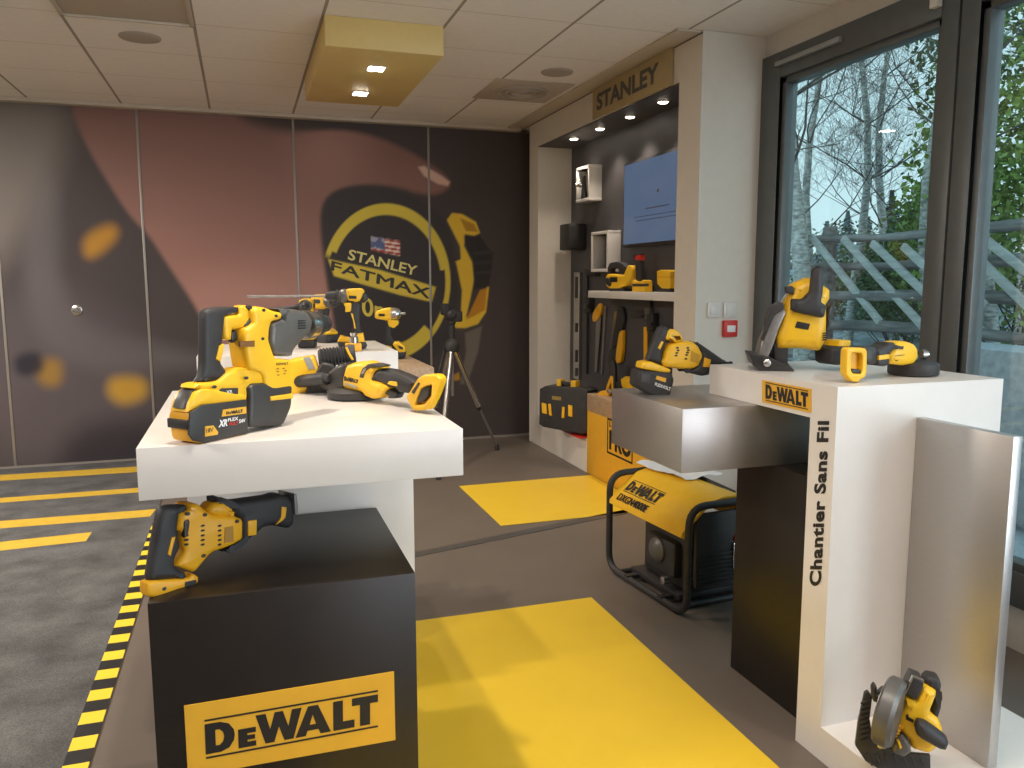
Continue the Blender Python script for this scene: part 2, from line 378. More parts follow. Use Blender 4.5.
def mural_colour(X, Y):
    c = np.zeros(X.shape+(3,)) + L((62,56,55))
    def mix(mask, col): 
        nonlocal c
        col = np.asarray(col); c = c*(1-mask[..., None]) + col*mask[..., None]
    n1 = vnoise(X, Y, 60, 3); n2 = vnoise(X, Y, 25, 4)
    mix(.5*n1, L((52,46,48)))
    # blurred machine at the left
    mix(.75*poly_in(X, Y, [(-30,60),(75,90),(60,160),(30,230),(-30,300)], 26), L((104,98,92)))
    mix(.55*poly_in(X, Y, [(30,180),(60,170),(58,330),(200,350),(215,370),(60,372),(20,300)], 14), L((92,88,88)))
    mix(.5*poly_in(X, Y, [(-20,300),(60,290),(150,330),(150,460),(-20,470)], 30), L((78,72,76)))
    mix(.9*poly_in(X, Y, [(60,420),(190,420),(200,520),(60,520)], 20), L((40,36,40)))
    mix(.95*poly_in(X, Y, [(84,236),(112,222),(120,236),(96,258),(84,256)], 9), L((150,108,40)))
    mix(.95*poly_in(X, Y, [(34,360),(62,358),(62,386),(40,386)], 9), L((120,92,42)))
    mix(.95*poly_in(X, Y, [(108,382),(118,376),(146,378),(148,398),(122,406),(108,396)], 9), L((150,116,42)))
    mix(.9*poly_in(X, Y, [(12,356),(40,350),(46,372),(18,378)], 7), L((30,30,38)))
    # the hand
    skin = L((134,99,90)); skin2 = L((106,79,72)); skin3 = L((158,120,110))
    hand = [(66,96),(120,98),(170,96),(232,96),(236,112),(262,122),(300,130),(352,130),(392,142),(425,160),(449,178),(450,188),(436,195),(420,194),(396,186),(362,184),(336,190),(322,204),(320,225),(324,262),(330,300),(344,330),(352,440),(300,440),(226,440),(208,330),(192,300),(166,262),(150,236),(128,214),(104,176),(84,142)]
    hm = poly_in(X, Y, hand, 4)
    col = skin[None]*np.ones(X.shape+(3,)); k = ss(120, 330, Y)[..., None]
    col = skin2*(1-k) + skin*k
    k2 = (ss(60, 0, np.abs(Y-305+ (X-200)*.1))*ss(150, 220, X))[..., None]; col = col*(1-.45*k2)+skin3*.45*k2
    k3 = (.35*ss(70, 0, np.hypot(X-330, Y-140)))[..., None]; col = col*(1-k3)+skin3*k3
    wr = (.22*np.sin(X*.9+Y*.4+6*n2)*ss(.35, .75, vnoise(X, Y, 18, 8)))[..., None]*ss(180, 230, X)[..., None]
    c = c*(1-hm[..., None]) + col*hm[..., None]
    mix(.8*poly_in(X, Y, [(166,96),(240,96),(250,112),(235,122),(205,120),(180,108)], 10)*0, L((60,50,46)))
    mix(.85*poly_in(X, Y, [(232,112),(262,118),(300,118),(330,124),(300,134),(258,128)], 7), L((64,54,50)))
    mix(.75*poly_in(X, Y, [(418,167),(424,166),(442,176),(450,182),(448,186),(438,184),(424,176)], 1.5), L((190,160,146)))
    # dark case of the tape measure
    case = [(322,232),(322,205),(332,192),(352,186),(378,186),(404,192),(424,202),(440,214),(452,236),(460,268),(463,300),(458,330),(446,350),(430,362),(380,366),(340,366),(330,300)]
    mix(poly_in(X, Y, case, 3.5), L((52,49,50)))
    mix(.5*poly_in(X, Y, [(452,240),(470,236),(478,300),(462,340),(452,330),(461,300)], 5), L((66,60,56)))
    # ring
    yel = L((178,160,62)); yd = L((196,176,60))
    ccx, ccy, rr = 387, 283, 1
    ax = 1.0; R0 = np.hypot((X-386)/64.0, (Y-282)/78.0)
    ang = np.degrees(np.arctan2(-(Y-282), X-386))
    ring = ss(1.02, .995, R0)
    th = np.where((ang > 12) & (ang < 150), .86, .93)
    ringm = ring*ss(th-.012, th+.012, R0)
    ringm *= 1-ss(152, 160, ang)                                   # upper left end
    ringm *= np.where(ang < 0, ss(-150, -140, ang)*0+1, 1)
    ringm = np.where((ang < -95) | (ang > 158), 0, ringm)
    thick = ((ang > -95) & (ang < -48)); ringm = np.where(thick, ring*ss(.80, .825, R0), ringm)
    mix(ringm, yel)
    mix(.9*poly_in(X, Y, [(322,226),(330,219),(345,227),(340,229),(326,224)], 1)*0, yel)
    # band with lettering
    mix(poly_in(X, Y, [(328,259),(380,270),(436,287),(432,302),(400,295),(334,276)], .9), L((184,164,66)))
    # hook at the right
    mix(poly_in(X, Y, [(447,220),(452,213),(462,214),(476,222),(480,233),(474,236),(465,234),(464,246),(472,262),(474,280),(470,300),(466,317),(474,316),(484,300),(487,287),(489,287),(486,312),(478,324),(466,328),(456,328),(452,324),(461,312),(462,290),(456,262),(455,262),(461,259),(460,246)], 1), L((188,158,52)))
    mix(poly_in(X, Y, [(460,218),(474,224),(478,232),(466,231)], 1), L((150,112,36)))
    mix(poly_in(X, Y, [(470,318),(466,320),(480,290),(487,288),(485,310)], 1), L((160,112,34)))
    mix(poly_in(X, Y, [(464,236),(480,236),(490,250),(493,252),(492,268),(489,286),(474,290),(474,262),(466,246)], 1.5), L((44,42,42)))
    for yy in (252, 262, 272): mix(.5*poly_in(X, Y, [(474,yy),(491,yy-1),(491,yy+1.5),(474,yy+2.5)], 1), L((62,58,56)))
    # tape hook plate
    mix(.8*poly_in(X, Y, [(465,333),(482,326),(478,352),(467,384),(460,384),(466,352)], 1.5), L((98,92,84)))
    mix(.9*poly_in(X, Y, [(452,376),(459,372),(460,380),(453,381)], 1), L((150,110,36)))
    # flag
    fq = [(371,236.5),(400,241),(400,256),(371,250)]
    fm = poly_in(X, Y, fq, .8)
    v = (Y-236.5-(X-371)*.16)/14
    st_ = (np.floor(v*7) % 2 == 0)
    fc = np.where(st_[..., None], L((150,62,56)), L((190,176,166)))
    c = c*(1-fm[..., None])+fc*fm[..., None]
    bl = fm*poly_in(X, Y, [(371,236),(385,238),(385,250),(371,248)], .5); mix(bl, L((78,88,124)))
    mix(bl*(np.sin(X*2.4)*np.sin(Y*2.4) > .55), L((170,170,176)))
    return np.clip(c, 0, 1)
Mm = bpy.data.materials.new('mural_print'); Mm.use_nodes = True
_b = Mm.node_tree.nodes['Principled BSDF']; _a = Mm.node_tree.nodes.new('ShaderNodeVertexColor'); _a.layer_name = 'print'
_g = Mm.node_tree.nodes.new('ShaderNodeMix'); _g.data_type = 'RGBA'; _g.blend_type = 'MULTIPLY'; _g.inputs['Factor'].default_value = 1
_g.inputs['B'].default_value = (1.0,1.0,1.0,1)
Mm.node_tree.links.new(_a.outputs[0], _g.inputs['A']); Mm.node_tree.links.new(_g.outputs['Result'], _b.inputs['Base Color'])
_b.inputs['Roughness'].default_value = .62; _b.inputs['Specular IOR Level'].default_value = .25
MURAL_GAIN = 1.75
mural = thing('mural', 'dark wall mural of a hand gripping a yellow and black tape measure', 'mural', (0, YB, 0))
FM = Frame((0, YB, 0), (1,0,0), (0,0,1))
seams = [-2.6, -1.64, -.685, .425, 1.497, 2.42]
Rn = np.array([[RW[i][j] for j in range(3)] for i in range(3)])
def topix(Pw):
    c = (Pw-np.array([0,0,CH])) @ Rn
    return CX+FPX*c[...,0]/c[...,2], CY+FPX*c[...,1]/c[...,2]
for i in range(5):
    x0, x1 = seams[i]+.007, seams[i+1]-.007; z0, z1 = .022, CEIL-.03; s = .0095
    nx = int((x1-x0)/s)+1; nz = int((z1-z0)/s)+1
    gx, gz = np.meshgrid(np.linspace(x0, x1, nx), np.linspace(z0, z1, nz))
    P = np.stack([gx, np.full(gx.shape, YB), gz], -1)
    colr = mural_colour(*topix(P)) * MURAL_GAIN
    bm_v = (P-np.array([0, YB, 0])).reshape(-1, 3)
    # a closed slab: printed face in front, a simple back
    idx = np.arange(nx*nz).reshape(nz, nx)
    faces = np.stack([idx[:-1,:-1], idx[:-1,1:], idx[1:,1:], idx[1:,:-1]], -1).reshape(-1, 4)
    nb = len(bm_v); back = [(x0,.05,z0),(x1,.05,z0),(x1,.05,z1),(x0,.05,z1)]
    allv = bm_v.tolist()+back
    fl = faces.tolist()
    fl.append([nb,nb+3,nb+2,nb+1])
    fl.append(idx[0,::-1].tolist()+[nb,nb+1]); fl.append(idx[-1,:].tolist()+[nb+2,nb+3])
    fl.append(idx[:,0].tolist()+[nb+3,nb]); fl.append(idx[::-1,-1].tolist()+[nb+1,nb+2])
    me = bpy.data.meshes.new('mural_panel'); me.from_pydata(allv, [], fl)
    ca = me.color_attributes.new('print', 'FLOAT_COLOR', 'POINT')
    arr = np.ones((len(allv), 4)); arr[:, :3] = .03; arr[:nb, :3] = colr.reshape(-1, 3)
    ca.data.foreach_set('color', arr.astype(np.float32).ravel())
    me.materials.append(Mm)
    o = bpy.data.objects.new('mural_panel', me); COL.objects.link(o); o.parent = mural
for x in seams[1:5]:
    MB().box(x-.009, x+.009, YB-.006, YB+.05, .02, CEIL-.03, .002).build('seam_strip', mat('aluminium_seam', (.36,.33,.30), .4, metal=.5), mural)
MB().box(-2.6, 2.42, YB-.012, YB+.05, 0.001, .02).build('floor_track', mat('track_alu', (.40,.36,.32), .4, metal=.5), mural)
lk = MB(); c0 = at(77,310,1,YB); lk.lathe(c0, (0,-1,0), [(0,.038),(.006,.038),(.010,.030),(.010,.014),(.016,.012),(.016,0)])
lk.build('lock', M['silver'], mural, label='round metal lock')
yl = mat('print_yellow', s2l((205,190,110)), .6)
t = MB().text('STANLEY', [(347.4,259.5),(416,276),(418,266),(349.5,249)], FM, -.002, .02)
t.build('lettering', mat('mural_lettering', tuple(min(1,x*1.6) for x in s2l((196,186,120))), .6), mural, smooth=0)
t = MB().text_bold('FATMAX', [(331,270),(429,298.5),(430,288.5),(332,261)], FM, -.002, .55)
t.build('lettering', mat('mural_lettering_dark', tuple(x*1.6 for x in s2l((50,48,44))), .6), mural, smooth=0)
t = MB().text('10m', [(354,314),(391,321),(391,303),(354,295)], FM, -.002, .02)
t.build('lettering', mat('mural_lettering_yellow', tuple(x*1.6 for x in s2l((190,172,70))), .6), mural, smooth=0)

# ---- the display bay at the right: white surround with recess
bay = MB()
bay.box(XS, XW, 6.246, 6.45, 0, CEIL-.002)            # far jamb
bay.box(XS, XW, 3.80, 4.03, 0, CEIL-.002)            # near pillar
bay.box(XS, XW, 4.03, 6.246, 2.438, CEIL-.002)       # lintel
bay.box(XS, XW, 5.215, 6.246, 0, .25)                # plinth under the tool case
st('wall_bay', bay, M['cream'])
st('wall_recess', MB().box(XB, XB+.03, 4.03, 6.246, 0, 2.438).box(XS+.004, XB, 4.031, 6.245, 2.432, 2.4378), M['bluegrey'])
st('trim_4', MB().box(XS-.004, XS+.002, 3.80, YB-.08, CEIL-.016, CEIL-.0125), mat('shadow_gap', (.08,.07,.06), .6))

# ---- window wall
fr = MB()
zt, zb = 2.40, .30
st('wall_window_side', MB().box(XW, XW+.15, -4, 3.80, 2.53, CEIL).box(XW, XW+.15, -4, 3.80, -.1, .17), M['whitewall'])
def glazed(n, y0, y1, gy0, gy1):
    f = MB(); x0, x1 = XW-.02, XW+.07
    f.box(x0, x1, gy1, y1, .17, 2.53, .004); f.box(x0, x1, y0, gy0, .17, 2.53, .004)
    f.box(x0, x1, gy0, gy1, zt, 2.53, .004); f.box(x0, x1, gy0, gy1, .17, zb, .004)
    f.box(x0+.02, x1, gy1-.03, gy1, zb, zt, .003); f.box(x0+.02, x1, gy0, gy0+.03, zb, zt, .003)
    f.box(x0+.02, x1, gy0, gy1, zt-.03, zt, .003); f.box(x0+.02, x1, gy0, gy1, zb, zb+.03, .003)
    w = st('window_%d' % n, f, M['frame'], 30)
    g = MB().box(XW+.035, XW+.043, gy0, gy1, zb, zt).build('pane', M['glass'], w, smooth=0)
def glass_mat():
    m = bpy.data.materials.new('window_glass'); m.use_nodes = True; t = m.node_tree; t.nodes.clear()
    o = t.nodes.new('ShaderNodeOutputMaterial'); tr = t.nodes.new('ShaderNodeBsdfTransparent'); gl = t.nodes.new('ShaderNodeBsdfGlossy')
    tr.inputs[0].default_value = (.86,.93,.93,1); gl.inputs['Roughness'].default_value = .01; gl.inputs[0].default_value = (.95,1,1,1)
    mx = t.nodes.new('ShaderNodeMixShader'); lw = t.nodes.new('ShaderNodeLayerWeight'); lw.inputs['Blend'].default_value = .5
    pw = t.nodes.new('ShaderNodeMath'); pw.operation = 'POWER'; pw.inputs[1].default_value = 4.5
    ma = t.nodes.new('ShaderNodeMath'); ma.operation = 'MULTIPLY_ADD'; ma.inputs[1].default_value = .8; ma.inputs[2].default_value = .05
    t.links.new(lw.outputs['Facing'], pw.inputs[0]); t.links.new(pw.outputs[0], ma.inputs[0])
    t.links.new(ma.outputs[0], mx.inputs[0]); t.links.new(tr.outputs[0], mx.inputs[1]); t.links.new(gl.outputs[0], mx.inputs[2]); t.links.new(mx.outputs[0], o.inputs[0])
    return m
M['glass'] = glass_mat()
glazed(1, 2.545, 3.80, 2.63, 3.645)
glazed(2, .30, 2.535, .40, 2.45)
glazed(3, -1.95, .29, -1.85, .19)
glazed(4, -3.99, -1.96, -3.9, -2.06)

p0 = at(777,62,0,XW-.03); p1 = at(841,42,0,XW-.03)
o = MB().box(XW-.045, XW-.021, p1.y, p0.y, (p0.z+p1.z)/2-.012, (p0.z+p1.z)/2+.012, .003).build('door_closer_rail', mat('closer_grey', (.35,.36,.35), .4, metal=.3))
tag(o, 'pale grey closer rail mounted at the top of the window frame', 'closer')
p0 = at(937,4,0,XW-.03)
t_ = thing('motion_sensor', 'small cream sensor box at the top of the dark mullion', 'sensor', tuple(p0))
MB().box(XW-.05, XW-.021, p0.y-.02, p0.y+.02, p0.z-.015, p0.z+.03, .004).build('housing', M['cream'], t_)
MB().box(XW-.053, XW-.049, p0.y-.012, p0.y+.012, p0.z-.008, p0.z+.01, .001).build('lens', M['white'], t_)
# ------------------------------------------------------------------ lettering of the yellow signs
DW = [([(0,0),(.45,0),(.70,.10),(.84,.32),(.87,.5),(.84,.68),(.70,.90),(.45,1),(0,1)], [(.30,.24),(.42,.24),(.52,.34),(.56,.5),(.52,.66),(.42,.76),(.30,.76)]),
      ([(.97,0),(1.50,0),(1.50,.17),(1.24,.17),(1.24,.24),(1.47,.24),(1.47,.39),(1.24,.39),(1.24,.46),(1.50,.46),(1.50,.63),(.97,.63)],),
      ([(1.50,1),(1.80,1),(1.93,.45),(2.08,1),(2.33,1),(2.49,.45),(2.61,1),(2.91,1),(2.64,0),(2.36,0),(2.20,.5),(2.05,0),(1.78,0)],),
      ([(2.70,0),(3.02,0),(3.08,.17),(3.42,.17),(3.49,0),(3.82,0),(3.42,1),(3.11,1)], [(3.15,.36),(3.35,.36),(3.25,.70)]),
      ([(3.90,0),(4.58,0),(4.58,.27),(4.21,.27),(4.21,1),(3.90,1)],),
      ([(4.50,1),(5.35,1),(5.35,.74),(5.09,.74),(5.09,0),(4.76,0),(4.76,.74),(4.50,.74)],)]
def dewalt(mb, F, quad, w, bars=True, local=False):
    q = quad if local else [F.uv(a, b, w) for a, b in quad]
    loops_all = [list(l) for l in DW]
    if bars: loops_all += [[[(0,1.09),(5.35,1.09),(5.35,1.15),(0,1.15)]], [[(0,-.15),(5.35,-.15),(5.35,-.09),(0,-.09)]]]
    for loops in loops_all:
        out = []
        for lp in loops:
            o = []
            for x, y in lp:
                a = x/5.35; b = (y+.15)/1.3 if bars else y
                o.append(((q[0][0]*(1-a)+q[1][0]*a)*(1-b)+(q[3][0]*(1-a)+q[2][0]*a)*b, (q[0][1]*(1-a)+q[1][1]*a)*(1-b)+(q[3][1]*(1-a)+q[2][1]*a)*b))
            out.append(o)
        vv, ff = solid2d(out, .0006, 0)
        mb.add([F.P(v.x, v.y, w+v.z) for v in vv], ff)
    return mb

# ------------------------------------------------------------------ left display
SZ = 1.03
r = thing('display_table', 'white cantilever display table in front at left carrying the rotary hammer', 'display table', (.13, 2.2, 0))
MB().box(-.221, .472, 1.782, 2.70, .919, SZ, .0015).build('table_top', M['white'], r)
MB().box(-.17, .468, 2.36, 2.46, 0, .922, .0015).build('leg', M['white'], r)
r = thing('plinth', 'black cube plinth with a yellow sign under the white table', 'plinth', (.07, 2.05, 0))
MB().box(-.216, .352, 1.772, 2.345, 0, .70, .0015).build('body', M['black'], r)
FY = Frame((0, 1.772, 0), (1,0,0), (0,0,1))
c = crop(130, 560, 1024/300)
sg = MB().prism(FY, [(184,706),(394,671.5),(395.5,740),(188,777)], -.002, 0, 0).build('sign', M['signyellow'], r, smooth=0)
dewalt(MB(), FY, [(206,759),(378,727),(378,690),(204.5,720)], -.0027).build('lettering', M['ink'], sg, smooth=0)
# rear pedestal with its riser
r = thing('pedestal', 'white pedestal behind the left display table carrying the drills', 'pedestal', (.18, 3.13, 0))
MB().box(-.155, .521, 2.866, 3.40, 0, 1.12, .0015).build('body', M['white'], r)
MB().box(.5215, .655, 2.88, 3.34, .70, 1.055, .001).build('side_shelf', M['wood'], r, label='pale wooden side block')

# ------------------------------------------------------------------ right display
r = thing('display_stand', 'tall white angular display stand by the window with black lettering on its side', 'display stand', (1.8, 2.0, 0))
TX = 1.520; TF = 1.776
MB().box(TX, 2.112, TF, 1.882, 0, 1.082).box(TX, 2.112, 1.882, 2.408, .982, 1.082).box(TX, 2.112, .95, TF, 0, .1).build('body', M['white'], r, smooth=0)
FX = Frame((TX, 2.4, 1), (0,-1,0), (0,0,1))
sg = MB().prism(FX, [(762,402),(811,413),(811,389),(762,380)], -.002, 0, 0).build('sign', M['signyellow'], r, smooth=0)
dewalt(MB(), FX, [(765.5,400.5),(808,409.8),(808,390.7),(765.5,382)], -.0027).build('lettering', M['ink'], sg, smooth=0)
MB().text('Chantier Sans Fil', [(821,586),(829.5,421),(817.5,421),(809,586)], FX, -.0012, .04, sp=1.08).build('lettering', M['ink'], r, smooth=0)
o = MB().box(1.797, 1.827, 1.470, TF-.001, .1005, .984, .001).build('divider', M['brushed'])
tag(o, 'upright brushed metal panel standing edge-on at the front of the white stand', 'panel')
o = MB().box(1.256, 1.86, 2.135, 2.632, .781, .981, .0012).build('metal_block', M['brushed'])
tag(o, 'low brushed metal display block carrying the reciprocating saw with battery', 'display block')
o = MB().box(1.600, 2.10, 1.885, 2.345, 0, .780, .0012).build('plinth', M['black'])
tag(o, 'plain black plinth under the metal block next to the generator', 'plinth')

# ------------------------------------------------------------------ generator
r = thing('generator', 'portable generator with yellow tank cover in a black tube frame on the floor', 'generator', (1.82, 3.05, 0))
def rloop(fn, a0, a1, b0, b1, rad, n=6):
    P = []
    for (ca, cb, st0) in [(a1-rad, b1-rad, 0), (a0+rad, b1-rad, 90), (a0+rad, b0+rad, 180), (a1-rad, b0+rad, 270)]:
        for k in range(n+1):
            t = math.radians(st0+90*k/n); P.append(fn(ca+rad*math.cos(t), cb+rad*math.sin(t)))
    return P
GX0, GX1, GY0, GY1 = 1.612, 2.06, 2.735, 3.36
def roundpath(P, rad, n=6):
    P = [Vector(p) for p in P]; out = []
    for i in range(len(P)):
        a_, p, b_ = P[i-1], P[i], P[(i+1) % len(P)]
        u_ = (a_-p).normalized(); v_ = (b_-p).normalized(); r0 = min(rad, (a_-p).length*.49, (b_-p).length*.49)
        for k in range(n+1):
            t_ = k/n; q0 = p+u_*r0; q1 = p+v_*r0
            out.append(q0*(1-t_)**2+p*2*t_*(1-t_)+q1*t_**2)
    return out
ZT = .468
MB().tube(roundpath([(GX0,GY1,ZT),(GX1,GY1,ZT),(GX1,GY1,.016),(GX1,GY0,.016),(GX1,GY0,ZT),(GX0,GY0,ZT),(GX0,GY0,.016),(GX0,GY1,.016)], .085), .0155, 12, closed=True).build('frame', M['rubber'], r, label='black tubular frame')
for y, z in ((GY0+.09, .016), (GY1-.09, .016)): MB().tube([(GX0, y, z), (GX1, y, z)], .0145, 12).build('cross_bar', M['rubber'], r)
# tank cover: sheet bent over the length
prof = [(1.598,.335),(1.600,.352),(1.643,.396),(1.710,.448),(1.75,.472),(1.80,.484),(1.85,.486),(1.90,.480),(1.96,.450),(2.01,.41),(2.04,.36),(2.046,.32)]
arc = [0]
for i_ in range(len(prof)-1): arc.append(arc[-1]+math.hypot(prof[i_+1][0]-prof[i_][0], prof[i_+1][1]-prof[i_][1]))
th = [(x*.94+1.836*.06, z-.008) for x, z in prof]
fc = Frame((0, 3.31, 0), (1,0,0), (0,0,1)); 
sh = MB(); n = len(prof)
vv = []
for y in (2.765, 3.34):
    vv += [(x, y, z) for x, z in prof] + [(x, y, z) for x, z in th]
ff = []
for i in range(n-1):
    ff += [(i, i+1, 2*n+i+1, 2*n+i), (n+i, 3*n+i, 3*n+i+1, n+i+1), (i, n+i, n+i+1, i+1), (2*n+i, 2*n+i+1, 3*n+i+1, 3*n+i)]
ff += [(0, 2*n, 3*n, n), (n-1, 2*n-1, 4*n-1, 3*n-1)]
cov = sh.add(vv, ff).build('tank_cover', M['yellow'], r, smooth=50)
# lettering follows the curved sheet
def on_cover(mb_v, s0, s1, t0, t1):
    pass
def cover_pt(u, t, off=.003):
    """u 0..1 from the far to the near end, t 0..1 along the bent profile from the aisle edge to the crown"""
    i = max(j_ for j_ in range(n-1) if arc[j_] <= t or j_ == 0); f = (t-arc[i])/(arc[i+1]-arc[i])
    x = prof[i][0]*(1-f)+prof[i+1][0]*f; z = prof[i][1]*(1-f)+prof[i+1][1]*f
    dx = prof[i+1][0]-prof[i][0]; dz = prof[i+1][1]-prof[i][1]; l = math.hypot(dx, dz)
    return Vector((x-dz/l*off, 3.34-(3.34-2.765)*u, z+dx/l*off))
def warp(mb, vv, ff, fn): mb.add([fn(v.x, v.y) for v in vv], ff)
lt = MB()
for loops in [list(l) for l in DW]+[[[(0,1.09),(5.35,1.09),(5.35,1.15),(0,1.15)]], [[(0,-.15),(5.35,-.15),(5.35,-.09),(0,-.09)]]]:
    vv2, ff2 = solid2d(loops, .0004, 0)
    lt.add([cover_pt(.08+.46*v.x/5.35, .090+.058*v.y) for v in vv2], ff2)
lt.build('lettering', M['ink'], cov, smooth=0)
lt = MB(); vv2, ff2 = text2d('DXGN4000E', .0)
x0 = min(v.x for v in vv2); x1 = max(v.x for v in vv2); y1 = max(v.y for v in vv2)
for dx_ in (-.004,.004,0): lt.add([cover_pt(.08+dx_+.42*(v.x-x0)/(x1-x0), .030+abs(dx_)*.2+.036*v.y/y1) for v in vv2], ff2)
lt.build('lettering', M['ink'], cov, smooth=0)
en = MB().box(1.70, 2.0, 2.84, 3.20, .05, .30, .02).box(1.66, 1.78, 2.90, 3.12, .10, .26, .02)
for k in range(7): en.box(1.675, 2.01, 2.825, 2.845, .07+k*.03, .085+k*.03, .002)
en.build('engine', M['dark'], r)
MB().lathe((1.70, 3.02, .20), (-1,0,0), [(0,.055),(.05,.055),(.06,.045),(.07,.02),(.07,0)], 20).build('recoil_starter', M['grey'], r)
MB().lathe((1.66, 2.94, .09), (-1,0,0), [(0,.018),(.03,.018),(.032,.012),(.032,0)], 16).build('oil_cap', M['silver'], r)
pn = MB().box(1.68, 2.03, 2.775, 2.80, .10, .42, .012)
for k in range(8): pn.box(1.70, 1.90, 2.768, 2.776, .11+k*.018, .119+k*.018, .001)
pp = pn.build('end_panel', M['rubber'], r)
MB().box(1.87, 2.0, 2.764, 2.776, .285, .31, .002).build('label_plate', M['red'], pp)
MB().box(1.86, 1.885, 2.762, 2.776, .17, .28, .002).build('lever', M['silver'], pp)
MB().box(1.92, 1.935, 2.762, 2.776, .20, .27, .002).build('lever', M['silver'], pp)
MB().box(1.66, 2.02, 2.86, 3.24, .022, .05, .005).box(1.60, 2.06, 2.90, 2.93, .015, .035).box(1.60, 2.06, 3.17, 3.20, .015, .035).build('base_tray', M['rubber'], r)
MB().tube([(1.93,3.345,.455),(1.93,3.1,.478),(1.93,2.86,.465)], .012, 8).build('fuel_cap_guard', M['rubber'], r)
r.location = (1.840, 3.082, 0); r.rotation_euler.z = math.radians(5)
# leaflet lying on the cover
rng = random.Random(5)
nx_, ny_ = 14, 12; vv = []
for j in range(ny_+1):
    for i in range(nx_+1):
        u_, v_ = i/nx_, j/ny_
        vv.append((1.74+.22*u_+.06*(v_-.5), 3.42-.36*v_+.05*u_, .482+.006*math.sin(9*u_+3*v_)+.006*math.sin(7*v_+2)+rng.uniform(-.002,.002)))
m_ = (nx_+1)*(ny_+1); vv += [(x, y, z-.003) for x, y, z in vv]
ff = []
for j in range(ny_):
    for i in range(nx_):
        a_ = j*(nx_+1)+i; ff += [(a_, a_+1, a_+nx_+2, a_+nx_+1), (m_+a_, m_+a_+nx_+1, m_+a_+nx_+2, m_+a_+1)]
for i in range(nx_): ff += [(i, m_+i, m_+i+1, i+1), (ny_*(nx_+1)+i, ny_*(nx_+1)+i+1, m_+ny_*(nx_+1)+i+1, m_+ny_*(nx_+1)+i)]
for j in range(ny_): a_ = j*(nx_+1); b_ = a_+nx_; ff += [(a_, a_+nx_+1, m_+a_+nx_+1, m_+a_), (b_, m_+b_, m_+b_+nx_+1, b_+nx_+1)]
vv = [(x+.055, y, z+.014) for x, y, z in vv]
o = MB().add(vv, ff).build('leaflet', M['paper'], smooth=60)
tag(o, 'white leaflet in a clear bag lying on top of the generator', 'leaflet')

# ------------------------------------------------------------------ yellow workbench in the bay
r = thing('workbench', 'yellow workbench with a wooden band and black lettering under the wall shelf', 'workbench', (2.44, 4.6, 0))
MB().box(XS-.001, XB-.001, 4.031, 5.214, 0, .452, .001).build('body', M['signyellow'], r)
MB().box(XS-.003, XB-.001, 4.031, 5.216, .453, .575, .001).build('worktop', M['wood'], r)
FS = Frame((XS-.001, 5.2, 0), (0,-1,0), (0,0,1))
y0, y1, z0, z1 = 5.2-4.875, 5.2-4.50, .215, .455
fl = MB()
for a_ in [(y0,y1,z0,z0+.012),(y0,y1,z1-.012,z1),(y0,y0+.012,z0,z1),(y1-.012,y1,z0,z1)]: fl.box(a_[0], a_[1], a_[2], a_[3], -.002, 0, 0, FS)
fl.text('PRO', [(y0+.03,z0+.03),(y1-.02,z0+.03),(y1-.02,z0+.165),(y0+.03,z0+.165)], FS, -.0015, .05, local=True)
fl.text('L', [(y0+.03,z0+.185),(y0+.06,z0+.185),(y0+.06,z0+.225),(y0+.03,z0+.225)], FS, -.0015, .03, local=True)
fl.build('lettering', M['ink'], r, smooth=0)

# sign above the bay
r = thing('sign', 'long dull yellow brand sign on the lintel above the display bay', 'sign', (XS-.01, 4.6, 2.53))
MB().box(XS-.022, XS-.001, 4.09, 5.135, 2.436, 2.632, .002).build('board', mat('dull_yellow_board', (.44,.34,.17), .5, noise=.03), r)
FG = Frame((XS-.0225, 5.135, 2.436), (0,-1,0), (0,0,1))
MB().text('STANLEY', [(.07,.045),(.915,.045),(.915,.155),(.07,.155)], FG, -.0008, .04, local=True).build('lettering', mat('grey_ink', (.09,.085,.075), .5), r, smooth=0)

# spots of the bay soffit
def disc_lamp(loc, r_, label, energy, square=False, group=None, name='spotlight', spot=95, coln=WARM):
    t = thing(name, label, 'spotlight', loc, group)
    x, y, z = loc
    if square:
        MB().box(x-r_*1.25, x+r_*1.25, y-r_*1.25, y+r_*1.25, z-.004, z+.0, .001).build('frame', M['white'], t)
        MB().box(x-r_, x+r_, y-r_, y+r_, z-.007, z-.004).build('lens', M['lamp'], t)
    else:
        MB().lathe((x,y,z), (0,0,-1), [(0,r_*1.3),(.004,r_*1.25),(.005,r_*1.05),(.005,0)], 24).build('frame', M['white'], t)
        MB().lathe((x,y,z-.005), (0,0,-1), [(0,r_),(.003,r_*.9),(.003,0)], 24).build('lens', M['lamp'], t)
    l = lamp('downlight', 'SPOT', (x, y, z-.02), energy, coln, (x, y, 0), .03, spot=spot, blend=.7)
    return t
M['lamp'] = mat('lamp_lens', (1,1,1), .4, emit=(1,.90,.74), es=14)
for (x, y), lb in zip([(2.418,5.792),(2.437,5.364),(2.449,4.922),(2.436,4.46)], ['farthest', 'second farthest', 'second nearest', 'nearest']):
    disc_lamp((x, y, 2.4315), .028, lb+' of the four round soffit spots over the recess', 7, group='spots in the bay soffit')
# yellow ceiling raft with two square lamps
r = thing('ceiling_raft', 'yellow box hanging under the ceiling with two square lamps', 'ceiling box', (.73, 4.8, 2.645))
MB().box(.43, 1.018, 4.155, 5.43, 2.50, 2.644, .002).build('box', mat('raft_yellow', (.70,.52,.20), .5, noise=.02), r)
for y, lb in ((4.495, 'nearer'), (5.105, 'farther')):
    disc_lamp((.728, y, 2.4995), .040, lb+' square lamp in the yellow ceiling box', 26, True, 'lamps in the yellow ceiling box')
